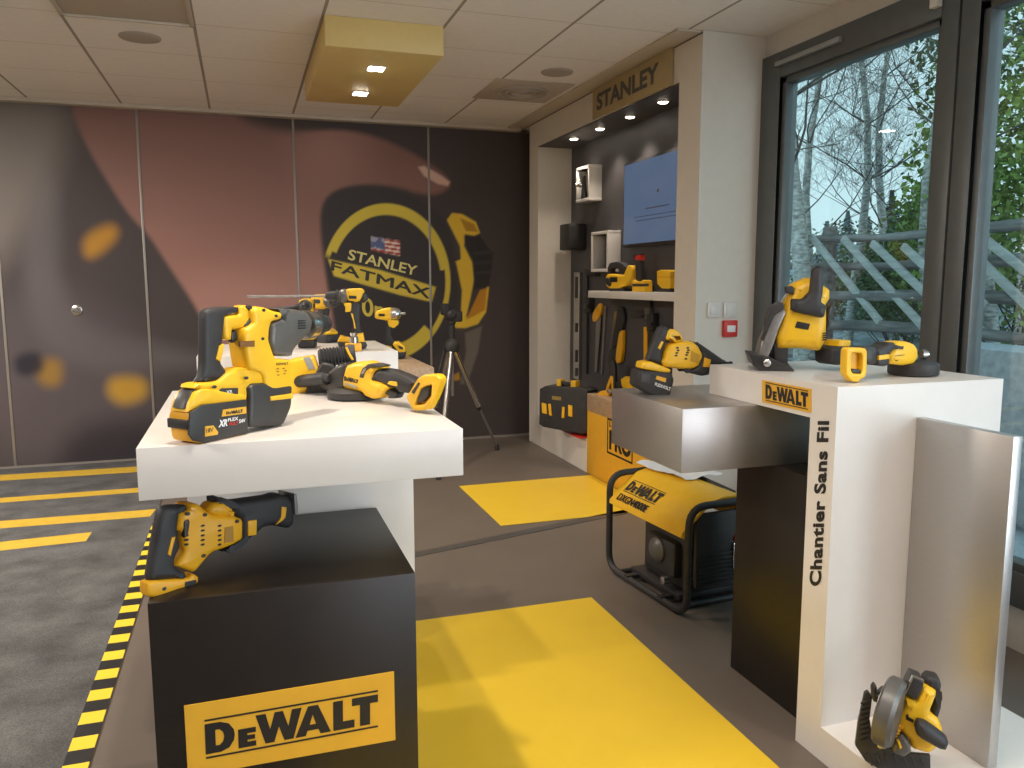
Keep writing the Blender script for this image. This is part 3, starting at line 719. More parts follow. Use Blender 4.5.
# more downlights of the same room outside the view
for x, y, e, w_ in ((.10,1.75,40,'above the rotary hammer'),(.1,3.3,30,'above the rear pedestal'),(-1.7,5.0,14,'above the amber stripes'),(-2.5,2.5,20,'above the carpet'),(1.75,1.0,17,'above the circular saw')):
    disc_lamp((x, y, CEIL-.001), .045, 'round ceiling downlight '+w_+', out of the view', e, group='round ceiling downlights')

# ceiling loudspeakers, air outlet, hatch
def ceildisc(c, r_, label, cat, nm, rings=0, col=None):
    t = MB().lathe((c[0],c[1],CEIL-.0005), (0,0,-1), [(0,r_),(.006,r_*.97),(.008,r_*.9),(.008,0)], 32)
    o = t.build(nm, M['grille']); return tag(o, label, cat)
M['grille'] = mat('grille_beige', (.42,.36,.30), .8, noise=.05, nscale=300)
c = at(140,37,2,CEIL); ceildisc(c, .105, 'round ceiling loudspeaker grille above the left of the mural', 'ceiling speaker', 'ceiling_speaker')
c = at(557,72,2,CEIL); ceildisc(c, .10, 'round ceiling loudspeaker grille beside the air outlet', 'ceiling speaker', 'ceiling_speaker')
c = at(522,91,2,CEIL)
t = thing('air_outlet', 'square ceiling air outlet with round swirl rings near the display bay', 'air outlet', (c.x, c.y, CEIL))
MB().box(c.x-.27, c.x+.27, c.y-.29, c.y+.29, CEIL-.006, CEIL-.0005, .002).build('plate', mat('outlet_plate', (.50,.43,.35), .6), t)
for k, rr in enumerate((.17, .12, .07)):
    MB().tube([(c.x+rr*math.cos(q_*math.pi/16), c.y+rr*math.sin(q_*math.pi/16), CEIL-.010) for q_ in range(32)], .011, 8, closed=True).build('ring', M['grille'], t)
t = thing('ceiling_hatch', 'rectangular framed hatch in the ceiling at the upper left', 'hatch', (-.47, 4.2, CEIL))
MB().box(-.765, -.185, 3.5, 4.515, CEIL-.006, CEIL-.0005, .002).build('panel', mat('hatch_panel', (.50,.44,.36), .7), t)
h = MB()
for b_ in ((-.775,-.755,3.5,4.525),(-.195,-.175,3.5,4.525),(-.775,-.175,4.505,4.525)): h.box(*b_, CEIL-.016, CEIL-.0005, .002)
h.build('frame', mat('hatch_frame', (.60,.53,.43), .5), t)

# switches and fire call point on the pillar
for pxx, lb in ((713.3,'left'),(729.3,'right')):
    c = at(pxx, 310, 1, 3.80)
    t = thing('light_switch', lb+' one of the two white light switches on the pillar', 'light switch', tuple(c), 'light switches on the pillar')
    MB().box(c.x-.041, c.x+.041, 3.789, 3.7995, c.z-.041, c.z+.041, .003).build('plate', M['white'], t)
    MB().box(c.x-.026, c.x+.026, 3.785, 3.789, c.z-.026, c.z+.026, .0015).build('rocker', M['white'], t)
c = at(728.5, 328.5, 1, 3.80)
t = thing('fire_call_point', 'red fire alarm call point below the light switches', 'fire alarm', tuple(c))
MB().box(c.x-.042, c.x+.042, 3.775, 3.7995, c.z-.045, c.z+.045, .004).build('housing', M['red'], t)
MB().box(c.x-.024, c.x+.026, 3.772, 3.775, c.z-.018, c.z+.018, .001).build('glass', M['paper'], t)

# ------------------------------------------------------------------ television, shelf and open cubes
t = thing('television', 'flat screen television with a pale blue screen on the recess wall', 'television', (2.56, 4.78, 1.9))
MB().box(XB-.045, XB-.002, 4.20, 5.195, 1.60, 2.172, .004).build('case', M['rubber'], t)
tvm = mat('screen', (.01,.01,.012), .15, emit=s2l((112,134,168)), es=.22)
sc_ = MB().box(XB-.047, XB-.045, 4.212, 5.180, 1.618, 2.155).build('screen', tvm, t, smooth=0)
ts = MB()
for y0_, y1_, z_, hh in ((4.68,4.71,1.93,.02),(4.55,4.86,1.835,.008),(4.40,5.02,1.79,.004),(4.42,5.0,1.765,.004)): ts.box(XB-.0478, XB-.047, y0_, y1_, z_, z_+hh)
ts.build('caption', mat('screen_text', s2l((70,80,105)), .5), sc_, smooth=0)
o = MB().box(2.40, XB-.001, 4.05, 5.46, 1.247, 1.296, .002).build('wall_shelf', M['white'])
SHL = o; tag(o, 'white floating shelf below the television', 'shelf')
def wallcube(pL, pM, pR, yt, yb, lab, inner):
    yb_ = at(pR, (yt+yb)/2, 0, XB).y
    xf = at(pM, (yt+yb)/2, 1, yb_).x
    yf = at(pL, (yt+yb)/2, 0, xf).y
    z1_ = at(pL, yt, 0, xf).z; z0_ = at(pL, yb, 0, xf).z
    t = thing('wall_cube', lab, 'shelf', (xf, (yb_+yf)/2, z0_), 'open white cubes on the recess wall')
    th_ = .022
    b = MB().box(xf, XB-.001, yb_, yf, z0_, z0_+th_, .001).box(xf, XB-.001, yb_, yf, z1_-th_, z1_, .001).box(xf, XB-.001, yb_, yb_+th_, z0_+th_, z1_-th_, .001).box(xf, XB-.001, yf-th_, yf, z0_+th_, z1_-th_, .001)
    b.build('box', M['white'], t)
    return xf, yb_, yf, z0_+th_, z1_-th_
q1 = wallcube(576, 589, 602, 168.5, 203, 'upper open white cube shelf mounted on the recess wall', 0)
q2 = wallcube(591, 607.7, 621, 232.5, 272, 'lower open white cube shelf beside the television', 0)
# small things in the cubes
ym = (q1[1]+q1[2])/2
t = thing('hand_drill', 'small dark tool standing inside the upper white cube', 'tool', (2.5, ym-.02, q1[3]))
MB().tube([(2.50,ym,q1[3]+.001),(2.50,ym+.01,q1[3]+.09),(2.49,ym-.01,q1[3]+.17)], [.028,.017,.012]).build('body', M['dark'], t)
MB().lathe((2.47,ym,q1[3]+.10), (-1,0,0), [(0,.02),(.03,.016),(.05,.006),(.05,0)], 12).build('nose', M['silver'], t)
ym = (q2[1]+q2[2])/2
o = MB().box(2.50, 2.56, ym-.14, ym-.06, q2[3]+.0005, q2[3]+.21, .01).build('battery_charger', M['dark'])
tag(o, 'dark upright box inside the lower white cube', 'charger')
# wall loudspeaker
xs_ = at(564, 237, 1, 6.03).x
t = thing('loudspeaker', 'small black loudspeaker mounted in the far corner of the recess', 'loudspeaker', (xs_, 6.1, 1.55))
zt_, zb_ = at(566, 224, 1, 6.03).z, at(566, 250, 1, 6.03).z
MB().box(xs_, XB-.001, 5.93, 6.13, zb_, zt_, .012).build('cabinet', M['rubber'], t)
MB().box(xs_+.008, XB-.008, 5.925, 5.932, zb_+.012, zt_-.012, .003).build('grille', M['dark'], t)
MB().box(XB-.06, XB-.01, 6.13, 6.245, (zt_+zb_)/2-.02, (zt_+zb_)/2+.02).build('bracket', M['rubber'], t)
# ------------------------------------------------------------------ power tools
def part(name, m, parent, F, pts, w0, w1, bev=.004, sm=1, holes=(), tr=None, label=None):
    return MB().prism(F, pts, w0, w1, bev, holes, sm, tr=tr).build(name, m, parent, label=label)
def quadtext(txt, F, pts, w, m, parent, bold=.02, name='lettering'):
    return MB().text(txt, pts, F, w, bold).build(name, m, parent, smooth=0)
def dots(F, pts, r_, w, m, parent, name='vents', asp=.6):
    b = MB()
    for p in pts:
        u, v = F.uv(p[0], p[1], w)
        b.prism(F, [(u+r_*math.cos(a)*1.2, v+r_*asp*math.sin(a)) for a in [k*math.pi/4 for k in range(8)]], w-.0012, w+.002, 0, local=True)
    return b.build(name, m, parent, smooth=0)
def center(F, px, w): u, v = F.uv(px[0], px[1], w); return F.P(u, v, w)

def rotary_hammer():
    F = VF((205,443), (290,424.5), 1.031); c = crop(150, 290, 4.8)
    t = thing('rotary_hammer', 'large yellow rotary hammer with its battery standing at the left end of the white table', 'rotary hammer', tuple(F.P(.08, 0, .04)))
    b = part('battery', M['orange'], t, F, c((188,600),(250,550),(465,522),(476,690),(420,708),(265,740),(205,728)), .001, .068, .007, 1)
    part('side_label', M['dark'], b, F, c((194,590),(250,552),(464,526),(472,688),(265,735),(210,724),(188,694)), -.0025, .003, .001, 0)
    part('badge', M['signyellow'], b, F, c((352,575),(462,560),(462,592),(345,608)), -.0045, -.0025, 0, 0)
    dewalt(MB(), F, c((366,598),(446,588),(446,572),(366,584)), -.005, bars=False).build('lettering', M['ink'], b, smooth=0)
    part('badge', M['signyellow'], b, F, c((265,655),(305,650),(328,683),(325,694),(265,704)), -.0045, -.0025, 0, 0)
    quadtext('18V', F, c((271,686),(304,680),(304,660),(271,665)), -.005, M['ink'], b)
    quadtext('XR', F, c((328,660),(372,652),(376,618),(334,624)), -.0045, M['inkwhite'], b, .05)
    quadtext('FLEX', F, c((374,632),(424,624),(424,608),(374,616)), -.0045, M['inkwhite'], b, .03)
    quadtext('VOLT', F, c((378,652),(424,645),(424,628),(378,636)), -.0045, M['red'], b, .03)
    quadtext('54V', F, c((428,640),(458,634),(458,616),(428,621)), -.0045, M['inkwhite'], b, .03)
    u0, _ = F.uv(*c((190,600))[0], 0)
    MB().box(u0-.004, u0+.012, .034, .054, .004, .066, .002, F).build('end_band', M['dark'], b)
    part('top_shell', M['yellow'], t, F, c((186,588),(196,545),(222,492),(255,472),(330,480),(470,505),(466,535),(250,556)), .004, .064, .006, 0)
    part('latch', M['dark'], t, F, c((180,572),(190,540),(212,490),(245,468),(262,474),(228,520),(205,572)), .016, .052, .003, 0, tr=.004)
    part('foot', M['yellow'], t, F, c((210,475),(232,448),(330,440),(380,398),(440,372),(520,376),(560,400),(552,450),(530,500),(450,525),(335,515),(300,485)), .008, .058, .009, 1)
    part('foot_label', M['dark'], t, F, c((335,480),(345,472),(424,470),(424,500),(345,512),(332,500)), .0055, .011, .001, 0)
    quadtext('XR', F, c((366,498),(396,494),(396,480),(366,482)), .005, M['inkwhite'], t)
    part('handle', M['rubber'], t, F, c((262,108),(285,88),(350,80),(432,80),(438,106),(372,120),(362,200),(356,260),(348,350),(374,385),(378,425),(412,430),(400,442),(232,444),(250,420),(262,370)), .018, .046, .012, 1)
    part('switch_guard', M['yellow'], t, F, c((358,128),(400,118),(436,118),(440,76),(470,72),(508,92),(506,162),(450,182),(420,190),(400,188),(396,240),(378,242),(362,236)), .016, .048, .008, 1)
    part('trigger', M['dark'], t, F, c((394,200),(415,190),(428,235),(402,256),(390,242)), .024, .040, .004, 1)
    part('switch_accent', M['yellow'], t, F, c((320,332),(335,268),(358,258),(352,300),(340,346)), .015, .03, .002, 0)
    part('rubber_ring', M['rubber'], t, F, c((462,78),(492,72),(512,110),(502,158),(470,182),(455,172),(480,140),(484,108)), .012, .05, .006, 1)
    body = part('body', M['yellow'], t, F, c((496,100),(518,78),(560,84),(605,102),(640,108),(638,140),(590,152),(580,190),(576,240),(600,312),(612,328),(688,335),(690,480),(684,520),(560,520),(545,400),(478,380),(466,300),(458,240),(460,190),(505,160)), .0, .060, .010, 1)
    part('badge', mat('dull_badge', (.20,.09,.02), .5), body, F, c((430,246),(503,243),(503,272),(434,272)), -.001, .004, 0, 0)
    quadtext('DEWALT', F, c((606,362),(664,358),(664,346),(606,350)), -.0012, M['ink'], body)
    dots(F, c((612,378),(640,376),(612,392),(650,388),(615,408),(645,402)), .0032, .0, M['ink'], body, 'rating_marks', .3)
    dots(F, c((545,97),(604,124),(540,234),(463,422),(310,465)), .0045, .001, M['dark'], body, 'screws', .8)
    part('gear_housing', M['grey'], t, F, c((582,250),(588,160),(635,142),(642,108),(612,88),(700,92),(760,104),(790,150),(780,205),(745,235),(700,285),(690,320),(605,318)), .003, .066, .012, 1)
    sl = MB()
    for y in (145,157,169,181): sl.prism(F, c((712,y),(748,y-1),(748,y+4),(712,y+6)), .0018, .012, 0)
    sl.build('vents', M['ink'], t)
    cc = center(F, c((742,168))[0], .034)
    MB().lathe(cc, F.u, [(0,.036),(.02,.034),(.032,.031),(.034,.028)], 28).build('collar', M['silver'], t)
    MB().lathe(cc+F.u*.033, F.u, [(0,.030),(.010,.031),(.022,.027),(.026,.023),(.044,.021),(.048,.015),(.048,0)], 28).build('chuck', M['rubber'], t)
    part('motor_cover', M['dark'], t, F, c((478,470),(500,450),(560,446),(600,466),(690,452),(686,560),(652,640),(632,652),(490,662),(476,640),(482,520)), -.003, .062, .010, 1)
    part('motor_stripe', M['yellow'], t, F, c((580,512),(688,496),(688,520),(582,532)), -.006, .02, .002, 0)
rotary_hammer()

def angle_grinder_left():
    D0 = at(345,399,2,1.031); F0 = at(414,411,2,1.031); F = Frame(D0, F0-D0, (0,0,1)); c = crop(280, 330, 6.0235)
    t = thing('angle_grinder', 'yellow angle grinder without battery lying on its disc guard on the white table', 'angle grinder', tuple(D0))
    dc = F.P(0, 0, .035)
    MB().lathe(dc+Vector((0,0,.0)), (0,0,1), [(0,.070),(.004,.080),(.022,.080),(.028,.064),(.030,.030),(.030,0)], 40).build('disc_guard', M['rubber'], t)
    part('gear_head', M['dark'], t, F, c((222,285),(290,248),(330,215),(385,195),(388,372),(345,385),(240,360)), .004, .062, .012, 1)
    b = part('body', M['yellow'], t, F, c((368,348),(368,290),(388,212),(430,196),(480,188),(522,205),(566,228),(548,270),(542,300),(600,320),(640,345),(615,370),(592,408),(545,420),(500,402),(480,378),(400,366)), .0, .064, .016, 1)
    part('grip', M['rubber'], t, F, c((538,292),(556,250),(600,234),(640,240),(720,270),(806,310),(785,388),(705,378),(690,352),(640,345),(600,322),(545,314)), .006, .056, .014, 1)
    part('trigger', M['dark'], t, F, c((600,372),(640,346),(706,382),(690,414),(642,412),(655,400)), .016, .044, .004, 1)
    part('grip_accent', M['yellow'], t, F, c((643,325),(655,308),(700,312),(703,340),(672,334)), .003, .012, .002, 1)
    part('clamp_band', M['dark'], t, F, c((474,285),(490,235),(525,206),(560,200),(620,215),(600,226),(540,225),(512,252),(498,292)), -.002, .03, .003, 1)
    part('clamp_label', M['silver'], t, F, c((488,262),(500,238),(522,226),(508,252),(498,268)), -.004, -.001, 0, 0)
    dewalt(MB(), F, c((386,304),(470,322),(472,300),(388,277)), -.001, bars=False).build('lettering', M['ink'], b, smooth=0)
    part('data_label', mat('label_grey', (.40,.38,.30), .5), b, F, c((392,316),(462,336),(460,352),(394,330)), -.001, .003, 0, 0)
    ft = part('battery_mount', M['yellow'], t, F, c((754,402),(778,372),(826,290),(868,268),(940,265),(966,300),(928,400),(886,482),(800,489)), -.014, .012, .005, 1, holes=[c((842,350),(912,324),(906,400),(868,448),(802,457))])
    part('mount_back', M['orange'], ft, F, c((800,372),(850,300),(930,290),(915,400),(870,465),(790,465)), .004, .018, .002, 1)
    part('mount_rail', M['dark'], ft, F, c((850,358),(896,338),(890,396),(858,432),(820,440)), -.009, .006, .002, 0)
    part('mount_label', M['dark'], ft, F, c((790,375),(832,315),(842,322),(806,385)), -.0155, -.01, 0, 0)
    a_ = F.P(*F.uv(*c((300,288))[0], 0), .0); e_ = F.P(*F.uv(*c((96,312))[0], -.02), -.02)
    d_ = (e_-a_); ln = d_.length
    pr = [(0,.010),(.012,.013),(.016,.020)]+[(.02+ln*.8*k/14, .0185+(.0012 if k % 2 else 0)) for k in range(15)]+[(ln*.93,.021),(ln,.018),(ln,0)]
    MB().lathe(a_, d_, pr, 20).build('side_handle', M['rubber'], t)
angle_grinder_left()

def rear_tool_left():
    D0 = at(335,391,2,1.031); F = Frame((D0.x, 2.50, 1.031), (1,-.12,0), (0,0,1)); c = crop(280, 330, 6.0235)
    t = thing('wall_chaser', 'yellow power tool with ribbed black collar lying behind the angle grinder', 'power tool', (D0.x, 2.5, 1.031))
    b = part('body', M['yellow'], t, F, c((20,200),(80,178),(160,165),(205,158),(236,240),(236,300),(140,390),(20,392)), .0, .07, .01, 1)
    part('label', mat('label_silver', (.32,.32,.30), .4), b, F, c((140,168),(180,162),(212,232),(172,240)), -.002, .003, 0, 0)
    part('motor', M['dark'], t, F, c((215,250),(250,190),(330,205),(350,300),(330,392),(150,394),(160,330)), -.004, .06, .01, 1)
    a_ = center(F, c((232,170))[0], .03); e_ = center(F, c((420,150))[0], .03); ln = (e_-a_).length
    MB().lathe(a_, e_-a_, [(0,.024)]+[(ln*.85*k/16+.003, .026+(.0045 if k % 2 else 0)) for k in range(17)]+[(ln*.9,.031),(ln,.033),(ln+.018,.030),(ln+.018,0)], 24).build('ribbed_collar', M['rubber'], t)
    MB().tube([center(F, q, -.002) for q in c((398,104),(415,140),(438,180))], .004, 8).build('lever', M['yellow'], t)
rear_tool_left()

def recip_left():
    th_ = math.radians(34); F = Frame((-.190, 1.822, .701), (math.cos(th_), math.sin(th_), 0), (0,0,1)); c = crop(140, 480, 5.906)
    t = thing('reciprocating_saw', 'yellow reciprocating saw without battery lying on the black cube plinth', 'reciprocating saw', (-.1, 1.93, .701))
    part('handle', M['rubber'], t, F, c((118,205),(135,168),(170,152),(285,150),(292,182),(245,198),(232,290),(248,400),(215,470),(215,515),(280,560),(292,584),(60,602),(55,580),(80,420)), .006, .038, .014, 1)
    part('battery_mount', M['orange'], t, F, c((45,602),(290,584),(318,555),(352,575),(350,606),(330,630),(205,662),(202,692),(180,703),(130,705),(45,692)), .0, .038, .008, 1)
    part('mount_label', M['dark'], t, F, c((268,604),(330,590),(335,612),(268,636)), -.002, .003, 0, 0)
    b = part('body', M['orange'], t, F, c((225,300),(240,196),(292,186),(290,150),(350,142),(400,186),(450,214),(560,212),(616,236),(616,352),(560,385),(520,402),(430,432),(330,552),(262,528),(214,512),(270,422),(258,380),(256,310)), .002, .066, .012, 1)
    part('gear_hump', M['orange'], t, F, c((400,190),(438,142),(500,126),(545,150),(572,205),(570,225),(450,225)), .006, .060, .014, 1)
    part('nose', M['rubber'], t, F, c((440,132),(480,121),(560,130),(780,100),(832,84),(890,98),(916,130),(926,190),(920,262),(890,292),(800,272),(740,286),(690,332),(620,382),(560,424),(500,432),(556,386),(612,345),(606,232),(570,215),(550,170)), .008, .060, .016, 1)
    part('trigger', M['dark'], t, F, c((262,245),(290,232),(296,250),(284,330),(262,345)), -.001, .02, .002, 1)
    part('nose_patch', M['orange'], t, F, c((640,242),(692,236),(690,325),(640,332)), .004, .012, .002, 0)
    part('nose_patch', M['orange'], t, F, c((838,158),(868,162),(862,220),(845,240),(806,266),(835,220)), .004, .012, .002, 0)
    part('handle_accent', M['orange'], t, F, c((165,438),(188,340),(212,336),(182,452)), .003, .012, .002, 0)
    part('shoe', M['steel'], t, F, c((912,84),(924,82),(934,150),(934,202),(918,206)), .0, .066, .001, 0)
    dots(F, [(140+x/5.906, 480+y/5.906) for x in (275,370,470) for y in (270,298,327,354,381)], .0042, .0015, M['ink'], b)
    part('data_label', mat('label_dull', (.40,.20,.02), .5), b, F, c((502,282),(550,272),(554,364),(500,372)), .0005, .004, 0, 0)
    dots(F, c((282,200),(384,206),(376,447),(574,244),(142,642)), .0045, .001, M['dark'], b, 'screws', .9)
recip_left()

def recip_right():
    o_ = at(655,395,2,.981); th_ = math.radians(-6); F = Frame((o_.x, o_.y, .982), (math.cos(th_), math.sin(th_), 0), (0,0,1)); c = crop(620, 310, 7.683)
    t = thing('reciprocating_saw', 'yellow reciprocating saw with a large battery standing on the low metal block', 'reciprocating saw', tuple(o_))
    b = part('battery', M['rubber'], t, F, c((148,465),(270,470),(398,482),(420,540),(385,664),(262,664),(130,592),(138,510)), -.002, .078, .008, 1)
    part('badge', M['signyellow'], b, F, c((285,505),(356,525),(350,556),(275,532)), -.004, -.001, 0, 0)
    quadtext('FLEXVOLT', F, c((268,580),(388,622),(392,596),(272,556)), -.0035, M['inkwhite'], b, .03)
    part('battery_window', M['dark'], b, F, c((165,490),(235,495),(230,570),(160,555)), -.0045, -.001, .001, 0)
    part('battery_mount', M['yellow'], t, F, c((170,455),(178,405),(240,396),(330,430),(398,460),(385,488),(340,484),(250,468)), .0, .07, .008, 1)
    part('handle', M['rubber'], t, F, c((213,385),(268,240),(312,132),(350,122),(396,150),(364,240),(344,300),(328,350),(342,440),(250,402)), .014, .056, .012, 1)
    part('handle_accent', M['yellow'], t, F, c((293,292),(320,240),(338,246),(310,304)), .010, .02, .002, 0)
    part('bridge', M['yellow'], t, F, c((354,220),(374,152),(432,150),(472,182),(494,240),(430,256),(396,215),(370,236)), .008, .062, .008, 1)
    bd = part('body', M['yellow'], t, F, c((330,400),(352,380),(360,330),(390,270),(470,248),(560,242),(604,270),(642,342),(640,372),(612,432),(560,456),(470,456),(420,448),(350,438)), -.002, .068, .014, 1)
    part('nose', M['rubber'], t, F, c((560,242),(622,258),(700,312),(820,396),(888,410),(820,428),(700,432),(694,500),(640,510),(560,492),(470,462),(560,456),(606,430),(630,372),(600,290)), .004, .062, .012, 1)
    part('nose_patch', M['orange'], t, F, c((652,364),(700,382),(690,442),(640,436)), .0, .01, .002, 0)
    dots(F, [(620+x/7.683, 310+y/7.683) for x, y in ((440,290),(446,310),(436,330),(430,350),(520,290),(526,308),(518,326),(512,345),(506,375))], .005, -.002, M['ink'], bd)
    part('data_label', mat('label_amber', (.52,.30,.02), .5), bd, F, c((548,312),(615,345),(605,412),(540,392)), -.0035, .0, 0, 0)
recip_right()

def track_saw():
    o_ = at(775,371,2,1.082); F = Frame((o_.x, o_.y, 1.083), (.88,-.47,0), (0,0,1)); c = crop(745, 255, 6.4)
    t = thing('plunge_saw', 'yellow plunge saw standing upright on its black base plate on the white stand', 'plunge saw', tuple(o_))
    part('base_plate', M['dark'], t, F, c((32,648),(26,630),(110,640),(290,712),(314,736),(312,768),(100,748),(52,706)), -.01, .12, .003, 0)
    part('guide_rail', M['steel'], t, F, c((85,645),(105,565),(178,392),(212,340),(252,336),(262,370),(215,480),(190,560),(150,656),(110,672)), .0, .10, .005, 0)
    part('depth_scale', M['dark'], t, F, c((108,560),(130,470),(128,420),(160,330),(215,298),(250,310),(250,350),(180,392),(150,460)), -.008, .03, .004, 1)
    part('guard', M['rubber'], t, F, c((182,560),(280,590),(276,690),(302,732),(190,722)), .02, .10, .006, 0)
    MB().lathe(center(F, c((140,690))[0], -.012), F.w*-1, [(0,.012),(.008,.012),(.012,.006),(.012,0)], 16).build('clamp_knob', M['silver'], t)
    MB().tube([center(F, q, .01) for q in c((226,318),(250,272),(285,225))], .004, 8).build('rod', M['steel'], t)
    part('lock_lever', M['rubber'], t, F, c((262,204),(300,198),(320,210),(312,252),(262,246)), -.002, .03, .005, 0)
    b = part('body', M['yellow'], t, F, c((250,340),(284,270),(306,200),(330,180),(425,140),(500,190),(552,222),(552,282),(525,322),(532,400),(526,550),(488,618),(400,606),(330,600),(212,606),(206,520),(240,430)), .0, .13, .028, 1)
    part('handle', M['rubber'], t, F, c((440,92),(470,64),(508,86),(506,230),(492,300),(524,325),(516,392),(494,404),(300,362),(304,280),(370,284),(420,235),(430,160)), -.032, .022, .016, 1)
    part('label', M['ink'], t, F, c((335,424),(418,440),(405,480),(320,464)), -.003, .003, .001, 0)
    part('side_lever', M['dark'], t, F, c((530,335),(560,306),(568,325),(545,400),(556,440),(530,482),(505,494),(528,440)), .03, .07, .006, 1)
    vt = MB()
    for k in range(4): vt.prism(F, c((500,500+k*14),(522,496+k*14),(522,502+k*14),(500,506+k*14)), -.002, .01, 0)
    vt.build('vents', M['ink'], b)
track_saw()

def grinder_right():
    o_ = at(862,381,2,1.082); e_ = at(915,376,2,1.082); F = Frame((o_.x, o_.y, 1.083), (1,.10,0), (0,0,1)); c = crop(825, 325, 8.533)
    t = thing('angle_grinder', 'yellow angle grinder with an open battery mount lying on the white stand by the window', 'angle grinder', tuple(e_))
    u, _ = F.uv(*c((760,440))[0], .04)
    MB().lathe(F.P(u, 0, .045), (0,0,1), [(0,.062),(.002,.070),(.006,.072),(.036,.072),(.042,.060),(.044,.03),(.044,0)], 40).build('disc_guard', M['rubber'], t)
    b = part('head', M['yellow'], t, F, c((564,332),(560,252),(600,206),(600,168),(640,144),(720,140),(780,160),(810,200),(816,280),(780,335),(700,350)), .0, .068, .018, 1)
    part('neck', M['rubber'], t, F, c((455,205),(540,172),(560,150),(605,150),(612,168),(684,182),(684,212),(600,208),(562,250),(560,342),(520,356),(452,348)), -.003, .058, .01, 1)
    part('neck_stripe', M['yellow'], t, F, c((462,262),(550,250),(552,288),(462,300)), -.005, .004, .001, 0)
    part('grip', M['dark'], t, F, c((340,185),(400,178),(462,200),(462,335),(370,342),(340,300)), .0, .058, .012, 1)
    cc = center(F, c((822,250))[0], .03)
    MB().lathe(cc, F.u-F.w*.5, [(0,.016),(.012,.016),(.016,.010),(.020,.009),(.020,0)], 20).build('spindle_lock', M['silver'], t)
    quadtext('DEWALT', F, c((600,270),(680,262),(680,250),(600,257)), -.0015, M['dark'], b)
    ft = part('battery_mount', M['yellow'], t, F, c((190,216),(212,192),(345,196),(364,226),(360,400),(345,440),(320,462),(300,466),(300,490),(235,484),(215,458),(184,420)), -.03, -.004, .004, 1, holes=[c((226,236),(326,240),(324,420),(228,412))])
    part('mount_frame', M['orange'], ft, F, c((200,215),(350,220),(346,440),(205,432)), -.012, .012, .001, 0)
    part('mount_rail', M['dark'], ft, F, c((232,374),(308,380),(308,412),(236,408)), -.026, -.010, .002, 0)
    dots(F, c((612,305),(225,250)), .003, -.001, M['ink'], b, 'screws')
    o_ = at(848,372,2,1.082)
    t = thing('battery_pack', 'black battery pack with yellow latch standing behind the open battery mount on the white stand', 'battery', (o_.x, o_.y+.05, 1.083))
    F2 = Frame((o_.x, o_.y+.03, 1.083), (1,.10,0), (0,0,1))
    part('case', M['rubber'], t, F2, [(833,365),(832.5,350),(835,348),(840,346),(858,347),(858,365.5)], .0, .08, .008, 1)
    part('latch', M['yellow'], t, F2, c((112,190),(140,130),(232,130),(214,190)), .004, .07, .005, 1)
grinder_right()

def circular_saw():
    o_ = at(880,778,2,.1); F = Frame((o_.x, o_.y, .101), (.84,-.54,0), (0,0,1)); c = crop(850, 660, 7.109)
    t = thing('circular_saw', 'yellow circular saw tipped on its side at the foot of the white stand', 'circular saw', tuple(o_))
    sh = MB().prism(F, c((38,610),(60,440),(104,240),(128,225),(160,262),(140,420),(170,590),(400,668),(572,684),(574,830),(300,830),(110,720)), .035, .05, .002)
    for k in range(9):
        y = 285+k*34; sh.prism(F, c((78,y+20),(140,y),(140,y+10),(76,y+30)), .030, .036, .0005)
    for k in range(7):
        x = 120+k*62; sh.prism(F, c((x,668+k*3),(x+12,668+k*3),(x+42,752),(x+30,752)), .030, .036, .0005)
    sh.build('shoe', M['dark'], t)
    gc = center(F, c((288,368))[0], .0)
    ax = (F.u*.93-F.w*.42-F.v*.12).normalized()
    MB().lathe(gc-ax*.022, ax, [(0,.05),(.0,.082),(.006,.088),(.034,.088),(.044,.080),(.046,.03),(.046,0)], 40).build('blade_guard', M['grey'], t)
    MB().lathe(gc-ax*.026, ax, [(0,.066),(.003,.066),(.003,0)], 40).build('blade', M['steel'], t)
    part('front_knob', M['dark'], t, F, c((155,215),(175,185),(195,200),(190,260),(240,215),(265,225),(215,310),(165,300)), .0, .03, .005, 1)
    b = part('body', M['yellow'], t, F, c((335,430),(398,335),(388,262),(440,286),(470,292),(520,202),(560,205),(630,246),(572,392),(640,440),(672,520),(642,622),(572,682),(440,645),(430,580),(375,530),(340,470)), .0, .085, .018, 1)
    vt = MB()
    for k in range(4): vt.prism(F, c((300+k*-14,452+k*26),(330-k*14,440+k*26),(378-k*12,480+k*22),(366-k*12,494+k*22)), -.003, .02, .001)
    vt.build('cooling_fins', M['orange'], t)
    part('brush_cap', M['ink'], b, F, c((398,400),(416,390),(420,410),(455,430),(448,448),(400,425)), -.003, .005, .001, 0)
    part('motor_end', M['grey'], t, F, c((330,560),(380,540),(430,600),(440,660),(380,700),(300,660)), -.01, .05, .008, 1)
    part('depth_lever', M['yellow'], t, F, c((334,575),(350,570),(372,625),(355,636)), -.016, -.006, .002, 0)
    part('rip_lever', M['silver'], t, F, c((190,610),(210,600),(265,622),(260,632),(210,635)), -.03, -.02, .002, 0)
    part('side_handle', M['rubber'], t, F, c((474,505),(498,462),(560,474),(700,575),(714,612),(694,662),(640,652),(490,565)), -.045, .005, .018, 1)
    hd = part('battery_seat', M['dark'], t, F, c((394,242),(450,126),(527,160),(520,205),(470,292)), .0, .06, .004, 0)
    part('seat_rim', M['silver'], hd, F, c((390,240),(447,118),(530,150),(524,158),(452,128),(396,245)), -.002, .01, 0, 0)
    part('rear_handle', M['rubber'], t, F, c((525,160),(562,125),(640,140),(658,192),(640,260),(660,330),(630,430),(575,395),(626,250),(560,206)), .02, .07, .012, 1)
circular_saw()

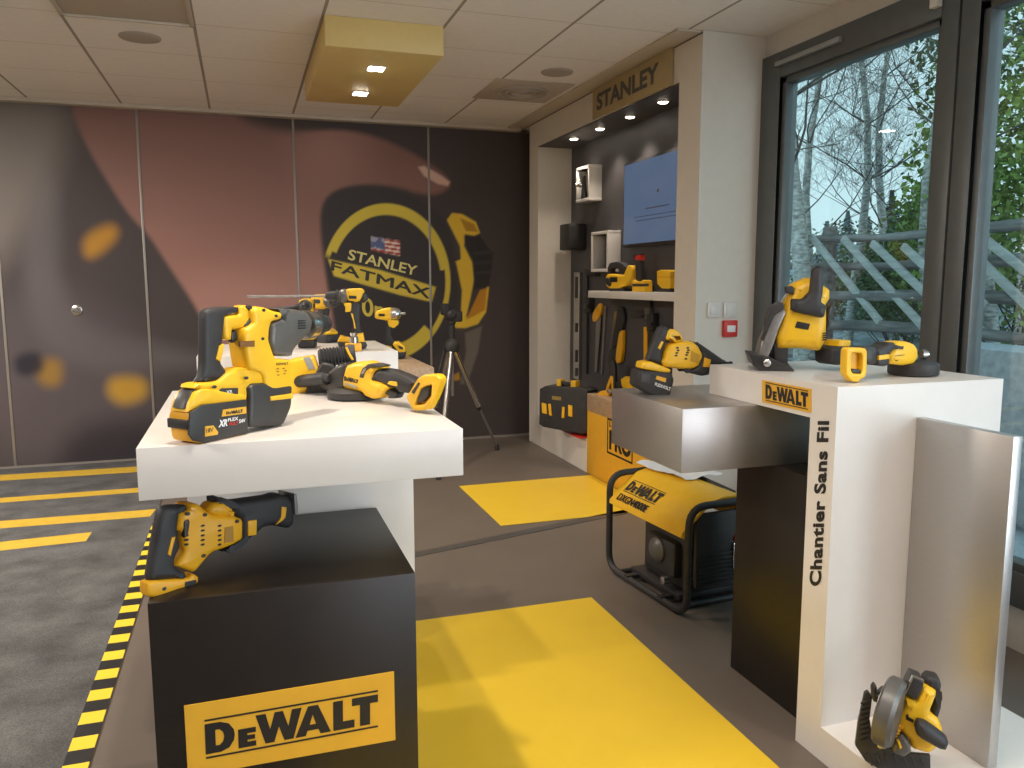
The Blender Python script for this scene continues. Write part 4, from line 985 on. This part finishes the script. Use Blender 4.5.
# ---- cordless drills on the rear pedestal
def drill(name, label, loc, yaw, S=1.0, silver=False, bit=0, parts_label=None, side=False, grp='cordless drivers on the rear pedestal'):
    F = Frame(loc, (math.cos(yaw), math.sin(yaw), 0), (0,0,1)); F.w = F.u.cross(F.v); F.w = F.w if 1 else F.w
    t = thing(name, label, 'drill', tuple(loc), grp)
    def p(nm, m, pts, w, bev, holes=()):
        return MB().prism(F, [(x*S, y*S) for x, y in pts], -w*S, w*S, bev*S, sm=1, local=True).build(nm, m, t)
    p('battery', M['rubber'], [(-.045,0),(.062,0),(.066,.012),(.064,.036),(-.048,.036),(-.05,.01)], .036, .006)
    p('foot', M['yellow'], [(-.046,.034),(.058,.034),(.064,.046),(.040,.058),(.010,.064),(-.030,.064),(-.046,.052)], .032, .006)
    p('handle', M['rubber'], [(-.032,.058),(.018,.060),(.016,.10),(.024,.15),(-.020,.155),(-.030,.11)], .017, .008)
    p('trigger', M['dark'], [(.016,.112),(.030,.118),(.036,.150),(.020,.152)], .010, .003)
    p('motor_housing', M['yellow'], [(-.066,.150),(-.070,.175),(-.064,.205),(-.04,.212),(.030,.212),(.044,.204),(.046,.158),(.02,.146),(-.03,.146)], .029, .014)
    p('rear_vents', M['dark'], [(-.072,.158),(-.072,.200),(-.052,.204),(-.050,.156)], .031, .006)
    p('side_badge', M['dark'], [(-.035,.172),(.020,.172),(.020,.190),(-.035,.190)], .0305, .001)
    a_ = F.P(.042*S, .181*S, 0)
    if silver:
        MB().lathe(a_, F.u, [(0,.029*S),(.02*S,.029*S),(.034*S,.025*S),(.05*S,.014*S),(.052*S,.009*S),(.066*S,.009*S),(.066*S,0)], 20).build('nose_cone', M['silver'], t)
    else:
        MB().lathe(a_, F.u, [(0,.028*S),(.014*S,.029*S),(.03*S,.026*S),(.032*S,.023*S),(.040*S,.023*S),(.042*S,.026*S)], 20).build('gear_collar', M['grey'], t)
        MB().lathe(a_+F.u*.04*S, F.u, [(0,.022*S),(.02*S,.021*S),(.036*S,.015*S),(.042*S,.009*S),(.042*S,0)], 20).build('chuck', M['rubber'], t)
    if bit: MB().tube([a_+F.u*.075*S, a_+F.u*(.08*S+bit)], .0042, 8).build('bit', M['steel'], t)
    if side:
        MB().tube([a_+F.u*.02*S, a_+F.u*.02*S+F.w*.05-Vector((0,0,.01)), a_+F.u*.03+F.w*.13-Vector((0,0,.02))], [.016,.012,.016]).build('side_handle', M['rubber'], t)
    return t
c_ = at(352,349,2,1.121); F = Frame((c_.x, c_.y, 1.121), (1,-.05,0), (0,0,1)); c = crop(325, 280, 9.033)
t = thing('hammer_drill', 'yellow hammer drill with long masonry bit pointing left on the rear pedestal', 'drill', tuple(c_), 'cordless drivers on the rear pedestal')
part('motor_housing', M['yellow'], t, F, c((193,90),(225,78),(335,74),(362,96),(345,150),(310,198),(210,188),(195,130)), -.03, .03, .010, 1)
part('side_badge', M['ink'], t, F, c((215,140),(285,145),(285,170),(218,170)), -.032, -.028, 0, 0)
part('rear_vents', M['dark'], t, F, c((328,108),(388,125),(390,180),(350,212),(322,180)), -.028, .028, .008, 1)
a_ = center(F, c((195,143))[0], .0)
MB().lathe(a_, -F.u, [(0,.024),(.01,.026),(.022,.022),(.024,.018),(.03,.018)], 20).build('gear_collar', M['grey'], t)
MB().lathe(a_-F.u*.028, -F.u, [(0,.021),(.01,.022),(.012,.016),(.026,.017),(.042,.014),(.048,.007),(.048,0)], 20).build('chuck', M['rubber'], t)
MB().tube([a_-F.u*.07, a_-F.u*.345], .0045, 8).build('bit', M['steel'], t)
part('handle', M['rubber'], t, F, c((245,200),(325,205),(312,380),(340,500),(245,500),(258,380),(228,285)), -.016, .016, .006, 1)
part('trigger_guard', M['yellow'], t, F, c((168,208),(242,205),(236,285),(186,292),(190,250)), -.018, .018, .003, 1)
part('handle_accent', M['yellow'], t, F, c((234,300),(252,305),(280,440),(264,436),(256,370)), -.0185, -.012, .001, 0)
part('foot', M['yellow'], t, F, c((120,560),(148,502),(200,520),(245,525),(275,488),(348,478),(364,565),(240,575)), -.03, .03, .006, 0)
part('battery', M['rubber'], t, F, c((118,560),(370,562),(384,590),(372,618),(130,618)), -.036, .036, .006, 0)
c_ = at(309,348,2,1.121); drill('drill_driver', 'left one of the two yellow drills standing behind the rotary hammer nose', (c_.x, c_.y+.05, 1.121), math.radians(-100), .86, side=True)
c_ = at(326,343,2,1.121); drill('drill_driver', 'right one of the two yellow drills standing behind the rotary hammer nose', (c_.x, c_.y+.06, 1.121), math.radians(-62), .92)
c_ = at(403,358,2,1.056); F = Frame((c_.x, c_.y+.0, 1.056), (.97,-.25,0), (0,0,1))
t = thing('impact_wrench', 'compact yellow impact wrench with silver nose on the wooden side block', 'impact wrench', tuple(c_), 'cordless drivers on the rear pedestal')
part('motor_housing', M['yellow'], t, F, c((450,325),(462,280),(530,256),(596,250),(606,300),(596,372),(540,366),(455,352)), -.028, .028, .010, 1)
part('side_badge', M['ink'], t, F, c((485,305),(540,305),(540,328),(485,328)), -.030, -.026, 0, 0)
a_ = center(F, c((592,306))[0], 0); d_ = (F.u+F.v*.02).normalized()
MB().lathe(a_, d_, [(0,.027),(.02,.026),(.034,.022),(.042,.012),(.044,.006),(.06,.006),(.06,0)], 20).build('nose_cone', M['silver'], t)
part('trigger_guard', M['yellow'], t, F, c((560,355),(665,368),(662,402),(622,438),(575,420)), -.018, .018, .004, 1)
part('handle', M['rubber'], t, F, c((543,362),(600,400),(588,500),(640,580),(600,600),(535,580),(552,480)), -.016, .016, .006, 1)
part('foot', M['yellow'], t, F, c((608,585),(625,560),(660,556),(722,602),(728,655),(665,658)), -.03, .03, .006, 1)
part('foot_window', M['dark'], t, F, c((655,590),(700,604),(708,628),(672,622)), -.033, -.028, .001, 0)
part('battery', M['rubber'], t, F, c((600,600),(665,650),(728,652),(722,700),(672,712),(602,712)), -.032, .032, .006, 0)
c_ = at(346,345,2,1.121)
t = thing('bit_case', 'small yellow and silver item in front of the hammer drill battery', 'accessory', (c_.x-.0, 2.915, 1.121))
MB().box(c_.x-.035, c_.x+.02, 2.89, 2.93, 1.121, 1.150, .004).build('base', M['orange'], t)
MB().lathe((c_.x-.005, 2.91, 1.150), (0,0,1), [(0,.016),(.02,.016),(.024,.012),(.036,.015),(.036,0)], 16).build('socket', M['silver'], t)

# ------------------------------------------------------------------ tripod with laser head
t = thing('tripod', 'black and silver tripod with a small dark head standing before the mural', 'tripod', (1.47, 5.80, 0))
hx, hy = at(452,345,1,5.80).x, 5.80; hz = at(452,345,1,5.80).z
feet = [at(497,450,2,0), at(424,462,2,0), None]
feet[1] = Vector((hx-.22, hy-.45, 0)); feet[2] = Vector((hx-.12, hy+.50, 0))
for f_ in feet:
    d_ = (f_-Vector((hx,hy,hz))); top = Vector((hx,hy,hz-.0))+d_.normalized()*.04; mid = top+d_*.52
    lg = MB().tube([top, mid], .023, 10).build('leg', M['silver'], t)
    MB().tube([mid, Vector(f_)+Vector((0,0,.03))], .010, 8).build('lower_tube', M['steel'], lg)
    MB().tube([mid-d_*.03, mid+d_*.03], .020, 10).build('clamp', M['rubber'], lg)
    MB().tube([Vector(f_)+Vector((0,0,.05)), Vector(f_)+Vector((0,0,.001))], [.016,.02], 10).build('rubber_foot', M['rubber'], lg)
MB().lathe((hx,hy,hz-.05), (0,0,1), [(0,.05),(.03,.06),(.07,.05),(.09,.03),(.10,.022),(.20,.022),(.21,.03),(.23,.03),(.23,0)], 20).build('hub', M['rubber'], t)
MB().tube([(hx,hy,hz-.05),(hx,hy,hz-.38)], .012, 10).build('centre_column', M['steel'], t)
z_ = at(452,315,1,5.80).z
hd = MB().ell((hx,hy,z_), [(.055,0,0),(0,.05,0),(0,0,.05)]); hd.box(hx-.08,hx-.02,hy-.03,hy+.03,z_+.0,z_+.085,.012); hd.box(hx+.0,hx+.075,hy-.04,hy+.02,z_-.05,z_+.03,.012)
hd.build('pan_head', M['rubber'], t)
MB().tube([(hx-.06,hy,hz-.04),(hx-.11,hy-.03,hz-.2),(hx-.10,hy-.06,hz-.45)], .011, 8).build('strap', M['rubber'], t)

# ------------------------------------------------------------------ tools on and under the bay shelf
FB = Frame((XB, 5.5, 1), (0,-1,0), (0,0,1))      # recess wall, w points into the wall
def hang(nm, lab, cat, pts, w0, w1, m, bev=.003, grp=None):
    pass
# spirit level
t = thing('spirit_level', 'long silver spirit level hanging at the left of the recess wall', 'level', (XB, 6.05, 1))
part('beam', M['silver'], t, FB, [(573.8,272),(579.6,272.5),(578.6,380),(573.2,378)], -.03, -.002, .001, 0)
for a_, b_ in ((277,298),(323,332),(350,362),(368,376)): part('vial', M['ink'], t, FB, [(575.2,a_),(578,a_),(577.6,b_),(575,b_)], -.032, -.02, 0, 0)
def clamp(lab, x, y0, y1, hx_):
    t = thing('bar_clamp', lab, 'clamp', (XB, at(x,y0,0,XB).y, 1), 'black bar clamps in the bay')
    part('bar', M['dark'], t, FB, [(x-1,y0),(x+1,y0),(x+.4,y1),(x-1.6,y1)], -.022, -.010, .001, 0)
    part('jaw', M['rubber'], t, FB, [(x-3,y0+28),(x+3,y0+27),(x+3,y0+44),(x-3,y0+45)], -.05, -.004, .004, 0)
    part('fixed_jaw', M['rubber'], t, FB, [(x-2,y0),(x+hx_,y0+3),(x+hx_,y0+8),(x-2,y0+7)], -.05, -.004, .003, 0)
    part('grip', M['dark'], t, FB, [(x-2.2,y0+36),(x+1,y0+36),(x+1,y0+40),(x-2.2,y0+40)], -.07, -.05, .003, 0)
clamp('black bar clamp hanging beside the spirit level', 586, 268, 374, 9)
clamp('black bar clamp hanging in front of the shelf near the charger', 649.5, 286, 362, -8)
# hand saws
t = thing('hand_saw', 'hand saw with a yellow handle hanging left under the shelf', 'saw', (XB, 5.7, 1), 'hand saws under the shelf')
part('handle', M['orange'], t, FB, [(592,318),(593,312),(599,303),(601,306),(600,314),(596,321),(593,322)], -.03, -.006, .004, 1)
part('blade', M['steel'], t, FB, [(596,320),(600,315),(601,318),(596.5,372),(594.5,372)], -.020, -.016, 0, 0)
o = part('straight_edge', M['steel'], None, FB, [(603.5,306),(606,306),(602,374),(600.5,374)], -.012, -.002, .0005, 0)
tag(o, 'thin dark metal rule hanging between the two hand saws', 'ruler')
t = thing('hand_saw', 'large jab saw with a yellow and black handle hanging at the middle under the shelf', 'saw', (XB, 5.4, 1), 'hand saws under the shelf')
part('blade', M['silver'], t, FB, [(614.5,311),(617,311.5),(612,348),(609.8,348)], -.022, -.018, 0, 0)
part('sheath', M['rubber'], t, FB, [(617,306),(622,307),(624,318),(621,332),(617,345),(612.5,348),(616,325)], -.03, -.006, .004, 1)
part('grip', M['dark'], t, FB, [(608,349),(616,350),(616,363),(608,362)], -.034, -.006, .004, 0)
part('handle', M['orange'], t, FB, [(616,350),(619,332),(622.5,330),(622,350),(620,363),(615,363)], -.034, -.006, .004, 1)
t = thing('tool_pouch', 'black cutter with grey head hanging under the shelf near the pillar', 'cutter', (XB, 5.0, 1.15))
part('body', M['dark'], t, FB, [(628,310),(645,309),(646,314),(640,317),(630,317)], -.035, -.006, .004, 1)
part('head', M['grey'], t, FB, [(644,308),(649,308),(649,319),(645,319)], -.04, -.006, .003, 0)
t = thing('boxed_tool', 'flat package with an amber border leaning behind the reciprocating saw handle', 'package', (XB, 4.8, .9))
part('board', M['dark'], t, FB, [(643.5,327),(676,327),(676,388),(643.5,386)], -.02, -.002, .001, 0)
part('border', M['orange'], t, FB, [(643.5,327),(647,327),(647,386),(643.5,386)], -.024, -.018, .001, 0)
# on the bench
BT = .5755
c_ = at(606,394,2,BT)
FBn = Frame((2.47, c_.y, BT), (.35,-.94,0), (0,0,1))
t = thing('bolt_cutter', 'yellow handled cutter standing open on the workbench', 'cutter', (2.47, c_.y, BT))
b_ = MB().prism(FBn, [(604,396),(607,384),(611,374),(613,374),(614,392),(612,396),(611,382),(609,386),(607,397)], -.012, .012, .003, sm=1)
b_.build('handles', M['orange'], t)
part('jaws', M['dark'], t, FBn, [(609,376),(608,362),(613,360),(615,368),(615,392),(613,392),(613,376)], -.014, .014, .004, 1)
c_ = at(603,397,2,BT)
t = thing('pruner', 'small yellow tool lying flat at the left end of the workbench', 'hand tool', (2.40, c_.y, BT))
FBm = Frame((2.36, 5.12, BT+.001), (.35,-.94,0), (0,0,1))
part('body', M['orange'], t, FBm, [(595,396),(600,391),(606,390.5),(609,394),(607,398),(598,398)], -.02, .03, .006, 1)
part('pivot', M['silver'], t, FBm, [(606,390),(610,389),(611,393),(608,394)], -.022, .0, .002, 1)
t = thing('cordless_nailer', 'small yellow and black tool at the back of the workbench beside the metal block', 'power tool', (2.5, 4.98, BT))
FBq = Frame((2.50, 4.98, BT+.001), (0,-1,0), (0,0,1))
part('body', M['yellow'], t, FBq, [(621,386),(620,379),(625,376),(632,379),(634,385),(630,392),(624,392)], -.04, .02, .012, 1)
part('head', M['dark'], t, FBq, [(612,384),(619,380),(624,383),(624,396),(614,396)], -.03, .02, .006, 1)
part('base', M['dark'], t, FBq, [(618,392),(634,392),(634,400),(618,400)], -.03, .02, .004, 0)
# tool case on the plinth
t = thing('tool_case', 'black tool case with yellow latches standing on the white plinth', 'tool case', (2.44, 5.75, .251))
FT = Frame((2.335, 5.955, .253), (.62,-.78,0), (0,0,1)) 
o0 = at(541, 427, 1, 5.95)
FT = VF((541,431),(586,437), .253)
part('shell', M['rubber'], t, FT, [(539.5,389),(545,386),(580,388),(587,391),(587,432),(583,434.5),(543,427),(539,424)], .0, .15, .006, 0)
for q in ([(541.5,403),(546,404),(546.5,414),(542,413)], [(568,405),(572,406),(572,417),(568,416)]):
    part('latch', M['yellow'], t, FT, q, -.012, .0, .002, 0)
for q in ([(548,404),(550.5,404),(551.5,416),(549,415)], [(562,407),(564.5,407),(564,418),(561.5,418)]):
    part('corner_latch', M['yellow'], t, FT, q, -.010, .0, .002, 0)
part('badge', mat('case_badge', (.30,.22,.05), .5), t, FT, [(552,396),(561,397),(561,400.5),(552,399.5)], -.003, .0, 0, 0)
hn = part('handle', M['rubber'], t, FT, [(554,388),(554,382),(572,384),(572,390),(568,389),(568,386.5),(558,385),(558,388)], .05, .09, .003, 0, tr=.0)
for q in ([(553.5,388.5),(553.5,380),(557.5,380.5),(557.5,389)], [(567.5,390),(567.5,381.5),(572.5,382),(572.5,391)]):
    part('handle_end', M['yellow'], hn, FT, q, .04, .10, .003, 0, tr=.0)
o = MB().box(2.235, 2.46, 5.225, 5.62, .2505, .2525, .0005).build('red_flyer', M['red'])
tag(o, 'red flat tray sticking out under the tool case', 'tray')

# on the wall shelf
ST = 1.297
def shelf_frame(px): 
    y = at(px, 290, 0, 2.47).y; return Frame((2.47, y, ST), (.15,-.99,0), (0,0,1)), y
F, y = shelf_frame(615)
t = thing('circular_saw', 'compact yellow circular saw on the white wall shelf', 'circular saw', (2.47, y, ST))
c = crop(590, 240, 10.24)
F.o = Vector((2.47, y, ST))
part('body', M['yellow'], t, F, c((170,350),(210,345),(340,360),(350,330),(380,258),(430,262),(440,300),(425,340),(410,400),(350,470),(280,505),(190,500),(160,470),(150,400)), -.04, .03, .012, 1)
part('guard', M['rubber'], t, F, c((185,360),(175,290),(200,235),(270,220),(330,240),(370,280),(350,350),(300,340),(290,295),(240,285),(205,300),(205,350)), -.02, .03, .006, 1)
part('badge', M['ink'], t, F, c((200,380),(275,380),(275,430),(200,432)), -.044, -.038, 0, 0)
part('blade_cover', M['dark'], t, F, c((150,395),(185,385),(215,450),(200,478),(165,455)), -.046, -.035, .002, 1)
part('shoe', M['dark'], t, F, c((180,495),(340,495),(340,530),(200,530)), -.04, .04, .002, 0)
F, y = shelf_frame(638); F.o = Vector((2.47, y, ST))
t = thing('work_light', 'tall dark post with red and yellow head standing in a yellow base on the shelf', 'light', (2.47, y, ST))
part('base', M['yellow'], t, F, c((430,532),(430,420),(450,410),(470,425),(520,425),(535,408),(556,420),(556,532)), -.035, .03, .004, 0)
part('base_band', M['dark'], t, F, c((432,448),(556,448),(552,476),(436,476)), -.038, .0, .001, 0)
part('post', M['dark'], t, F, c((468,425),(462,215),(512,215),(520,425)), -.015, .02, .003, 0)
part('head', M['red'], t, F, c((458,205),(462,150),(512,145),(514,205)), -.017, .022, .004, 0)
part('cap', M['dark'], t, F, c((436,175),(440,148),(515,140),(515,152),(460,162),(458,185)), -.018, .02, .002, 0)
F, y = shelf_frame(664); F.o = Vector((2.47, y, ST))
t = thing('battery_charger', 'yellow battery charger standing at the right end of the wall shelf', 'charger', (2.47, y, ST))
part('case', M['yellow'], t, F, c((682,320),(720,305),(790,305),(818,325),(820,490),(790,500),(730,496),(700,465),(684,450)), -.03, .03, .006, 0)
part('groove', M['orange'], t, F, c((700,370),(815,370),(815,384),(700,384)), -.033, .0, .001, 0)
part('foot', M['dark'], t, F, c((700,480),(815,490),(810,530),(690,530)), -.02, .03, .003, 0)
# ------------------------------------------------------------------ outside the glazing
gm = mat('rocky_ground', (.27,.31,.33), .9, noise=.7, nscale=3, bump=1, bscale=20)
rngo = random.Random(11)
nx_, ny_ = 60, 90; vv = []
for j in range(ny_+1):
    for i in range(nx_+1):
        x = 3.1+i*.25; y = -6+j*.25
        z = -.25 + max(0, x-5.0)*.16 + .05*math.sin(x*3.1+y*1.7)+.05*math.sin(y*4.3-x*2)+rngo.uniform(-.04,.04)
        vv.append((x, y, z))
ff = [(j*(nx_+1)+i, j*(nx_+1)+i+1, (j+1)*(nx_+1)+i+1, (j+1)*(nx_+1)+i) for j in range(ny_) for i in range(nx_)]
o = MB().add(vv, ff).build('ground_outside', gm, smooth=0, kind='structure')
stn = mat('stone', (.30,.31,.31), .9, noise=.4, nscale=8, bump=.5, bscale=30)
log_m = mat('weathered_log', (.20,.20,.195), .85, noise=.5, nscale=6, aniso=(3,.4,3), bump=.6, bscale=20)
plank_m = mat('grey_plank', (.42,.45,.43), .75, noise=.2, nscale=5, aniso=(1,1,6))
bark = mat('birch_bark', (.42,.43,.41), .8, noise=.6, nscale=14, aniso=(1,1,2.5), bump=.3)
twig_m = mat('dark_twig', (.075,.07,.065), .8)
# a fence of logs across the view behind the glass, with planks leaning on it
for k, (zz, xx) in enumerate([(.55,6.0),(.90,6.06),(1.22,5.98),(1.52,6.05),(1.80,6.0),(.25,5.9)]):
    pts = [(xx+.04*math.sin(i*1.3+k), .2+i*.9, zz+.02*math.sin(i*2+k)-.0) for i in range(13)]
    o = MB().tube(pts, [.048+.010*math.sin(i+k) for i in range(13)], 10).build('log', log_m)
    tag(o, ('weathered horizontal log of the fence outside, %s' % ['second from the ground','third from the ground','fourth from the ground','second from the top','the topmost','the lowest'][k]), 'log', 'logs of the fence outside')
for k in range(4):
    yy = 1.6+k*2.9
    o = MB().tube([(6.15, yy, -.3), (6.15, yy+.02, 1.95)], .07, 10).build('fence_post', log_m)
    tag(o, 'dark upright post behind the log fence outside, '+['nearest','second nearest','second farthest','farthest'][k], 'post', 'posts of the log fence outside')
wh = ['first from the left, behind the plunge saw','second from the left','third from the left','fourth from the left, cut by the mullion','upper long one behind the right pane','lower long one behind the right pane','short one at the bottom of the right pane']
PL = [((811,236),(880,322)),((843,238),(926,330)),((872,243),(938,305)),((903,246),(950,290)),((968,226),(1040,282)),((955,236),(1040,318)),((950,268),(986,307))]
for k, (pa, pb) in enumerate(PL):
    a_ = at(*pa, 0, 5.925); b_ = at(*pb, 0, 5.92); d_ = (b_-a_).normalized()
    F = Frame(a_, d_, (0,.6,.8))
    o = MB().box(0, (b_-a_).length, -.034, .034, -.02, .02, .003, F).build('plank', plank_m)
    tag(o, 'pale plank on the log fence outside, '+wh[k], 'plank', 'planks leaning on the fence outside')
rngs = random.Random(3)
for k in range(34):
    x = rngs.uniform(3.7, 6.6); y = rngs.uniform(.5, 8.5); r_ = rngs.uniform(.08,.28)
    z = -.25 + max(0, x-5.0)*.16
    b = MB().ell((x,y,z+r_*.2), [(r_,rngs.uniform(-.05,.05),0),(rngs.uniform(-.05,.05),r_*rngs.uniform(.7,1.2),0),(0,.0,r_*rngs.uniform(.45,.7))], 12)
    b.v = [v+Vector((rngs.uniform(-1,1),rngs.uniform(-1,1),rngs.uniform(-1,1)))*r_*.07 for v in b.v]
    o = b.build('stone', stn, smooth=0); tag(o, 'grey stone among the others on the ground outside', 'stone', 'stones on the ground outside')
o = MB().box(4.6, 5.1, 3.5, 4.5, -.2, .92, .01).build('crate', mat('outside_block', (.40,.43,.45), .8, noise=.2))
tag(o, 'pale grey block lying outside behind the right window pane', 'block')
# trees
def branch(mb, p, d, L_, r_, depth, rg, up=.25):
    n = 4; pts = [p]; rs = [r_]
    for i in range(n):
        d = (d+Vector((rg.uniform(-.22,.22), rg.uniform(-.22,.22), rg.uniform(-.1,.22)*up*4))).normalized()
        p = p+d*(L_/n); pts.append(p); rs.append(r_*(1-.55*(i+1)/n))
    mb.tube(pts, rs, 3, cap=False)
    if depth <= 0: return
    for k in range(rg.randint(3,4)):
        i = rg.randint(1, n); q = pts[i]
        nd = (d*.55+Vector((rg.uniform(-1,1), rg.uniform(-1,1), rg.uniform(-.35,.75)))).normalized()
        branch(mb, q, nd, L_*rg.uniform(.5,.78), max(rs[i]*.6, .0022), depth-1, rg, up)
def birch(x, y, h_, r_, lab, seed, nb=11):
    rg = random.Random(seed); t = thing('birch_tree', lab, 'tree', (x, y, -.2), 'bare trees outside the window')
    pts = [(x+.1*math.sin(i*.8+seed), y+.1*math.cos(i*.9+seed)+.03*i, -.3+h_*i/9) for i in range(10)]
    MB().tube(pts, [r_*(1-.75*i/9) for i in range(10)], 10).build('trunk', bark, t)
    b = MB()
    for k in range(nb):
        i = rg.randint(3, 9); p = Vector(pts[i]); a_ = rg.uniform(0, 6.28)
        branch(b, p, Vector((math.cos(a_), math.sin(a_), rg.uniform(.2,.8))).normalized(), rg.uniform(1.0,1.9), r_*.17, 4, rg)
    b.build('branches', twig_m, t, smooth=0)
def PP(px, d): a_ = math.radians(18.37)+math.atan((px-512)/806); return d*math.sin(a_), d*math.cos(a_)
birch(*PP(797,9.5), 6.5, .12, 'bare white birch nearest the left edge of the window', 1, 12)
birch(*PP(815,11.5), 6.2, .075, 'bare slim birch rising behind the plunge saw', 2, 11)
birch(*PP(857,13), 7.0, .08, 'bare birch in the middle of the window view', 5, 12)
birch(*PP(936,9.2), 6.0, .05, 'bare birch beside the dark window mullion', 9, 9)
birch(*PP(882,15), 7.5, .09, 'bare tree farther back right of the middle', 14, 12)
birch(*PP(992,8.6), 6.5, .07, 'bare tree seen through the right window pane', 21, 9)
leafm = [mat('spruce_green', (.17,.27,.22), .9, noise=.3), mat('spruce_blue', (.32,.44,.46), .9, noise=.3), mat('leaf_green', (.20,.30,.07), .8, noise=.5), mat('leaf_dark', (.09,.15,.06), .8, noise=.5)]  # spruce colours lightened, with the distant haze mixed into them
def spruce(x, y, h_, w_, m, lab, seed):
    rg = random.Random(seed); t = thing('spruce_tree', lab, 'tree', (x, y, 0), 'spruces outside')
    MB().tube([(x,y,-.3),(x,y,h_*.97)], [.12,.02], 8).build('trunk', twig_m, t)
    vv = []; ff = []
    for k in range(1500):
        tt = rg.random()**.8; z = .4+(h_-.4)*tt; R_ = w_*(1-tt)**.9*(.75+.25*math.sin(z*7)); a_ = rg.uniform(0, 6.283); rr = R_*rg.uniform(.2,1)
        p = Vector((x+rr*math.cos(a_), y+rr*math.sin(a_), z-rr*.25)); o_ = Vector((math.cos(a_), math.sin(a_), -.35)); s_ = Vector((-math.sin(a_), math.cos(a_), rg.uniform(-.3,.3)))
        l_ = .05+.24*(1-tt); n = len(vv); vv += [p-o_*l_-s_*.04, p-o_*l_+s_*.04, p+o_*l_*.7+s_*.03, p+o_*l_*.9-s_*.03]; ff.append((n,n+1,n+2,n+3))
    MB().add(vv, ff).build('foliage', m, t, smooth=0)
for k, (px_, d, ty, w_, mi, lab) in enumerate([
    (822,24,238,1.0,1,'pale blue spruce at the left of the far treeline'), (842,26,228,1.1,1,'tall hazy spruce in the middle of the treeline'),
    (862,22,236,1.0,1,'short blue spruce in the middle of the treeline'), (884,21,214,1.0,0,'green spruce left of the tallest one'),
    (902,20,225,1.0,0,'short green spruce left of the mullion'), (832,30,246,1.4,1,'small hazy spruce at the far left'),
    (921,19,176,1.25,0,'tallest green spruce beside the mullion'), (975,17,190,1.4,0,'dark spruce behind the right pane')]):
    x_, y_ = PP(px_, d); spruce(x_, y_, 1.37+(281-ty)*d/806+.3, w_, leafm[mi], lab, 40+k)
def bush(x, y, z, r_, m, lab, seed, n_=1500, tall=1.0, ls=.05):
    n_ = int(n_*1.7)
    rg = random.Random(seed); t = thing('leafy_bush', lab, 'bush', (x, y, z), 'leafy bushes outside')
    b = MB(); 
    for k in range(5): branch(b, Vector((x,y,-.3)), Vector((rg.uniform(-.5,.5),rg.uniform(-.5,.5),1)).normalized(), r_*1.3, .03, 1, rg)
    b.build('stems', twig_m, t, smooth=0)
    vv = []; ff = []
    for k in range(n_):
        v = Vector((rg.gauss(0,1), rg.gauss(0,1), rg.gauss(0,1))).normalized()*r_*rg.random()**.4; v.z *= tall
        v += Vector((math.sin(k*.7), math.cos(k*1.3), math.sin(k*2.1)))*.12
        p = Vector((x,y,z))+v; a_ = Vector((rg.uniform(-1,1),rg.uniform(-1,1),rg.uniform(-1,1))).normalized()*ls; c_ = a_.cross(Vector((rg.uniform(-1,1),rg.uniform(-1,1),1))).normalized()*ls*.55
        n = len(vv); vv += [p-a_, p+c_, p+a_, p-c_]; ff.append((n,n+1,n+2,n+3))
    MB().add(vv, ff).build('foliage', m, t, smooth=0)
bush(*PP(908,13), 1.35, .75, leafm[3], 'light green leafy bush right of the window middle', 1, 1500, 1.1)
bush(*PP(992,10.5), 2.2, 1.0, leafm[2], 'light green leafy crown behind the right pane', 2, 2200, 1.3)
bush(*PP(1016,11), 4.3, 1.4, leafm[3], 'dark green leafy crown high behind the right pane', 3, 2600, 1.2)
bush(*PP(882,15), 1.2, .9, leafm[3], 'dark green bush at the height of the log fence', 4, 1400, .9)
bush(*PP(850,17), 1.5, 1.5, leafm[3], 'low dark bush between the birches', 5, 1200, .7)
bush(*PP(1030,9.5), 2.3, 1.3, leafm[2], 'light green bush at the right edge of the view', 6, 2000, 1.5)
bush(*PP(934,12), 1.9, .6, leafm[2], 'light green bush tight beside the dark mullion', 7, 1200, 1.4)
# hillside closing the view
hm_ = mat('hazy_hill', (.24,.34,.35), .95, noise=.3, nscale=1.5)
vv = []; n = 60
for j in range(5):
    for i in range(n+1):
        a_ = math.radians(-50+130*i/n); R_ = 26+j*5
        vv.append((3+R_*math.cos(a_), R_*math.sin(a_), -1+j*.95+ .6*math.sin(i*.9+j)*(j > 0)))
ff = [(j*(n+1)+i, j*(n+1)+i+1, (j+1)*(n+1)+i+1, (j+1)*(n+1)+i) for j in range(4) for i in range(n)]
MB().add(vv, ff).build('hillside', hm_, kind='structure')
MB().add([(18,-30,-.1),(60,-30,.4),(60,45,.4),(3.1,45,-.3),(3.1,16.4,-.3),(18,16.4,1.8),(18,-6,1.8)], [(0,1,2,3,4,5,6)]).build('meadow', gm, smooth=0, kind='structure')
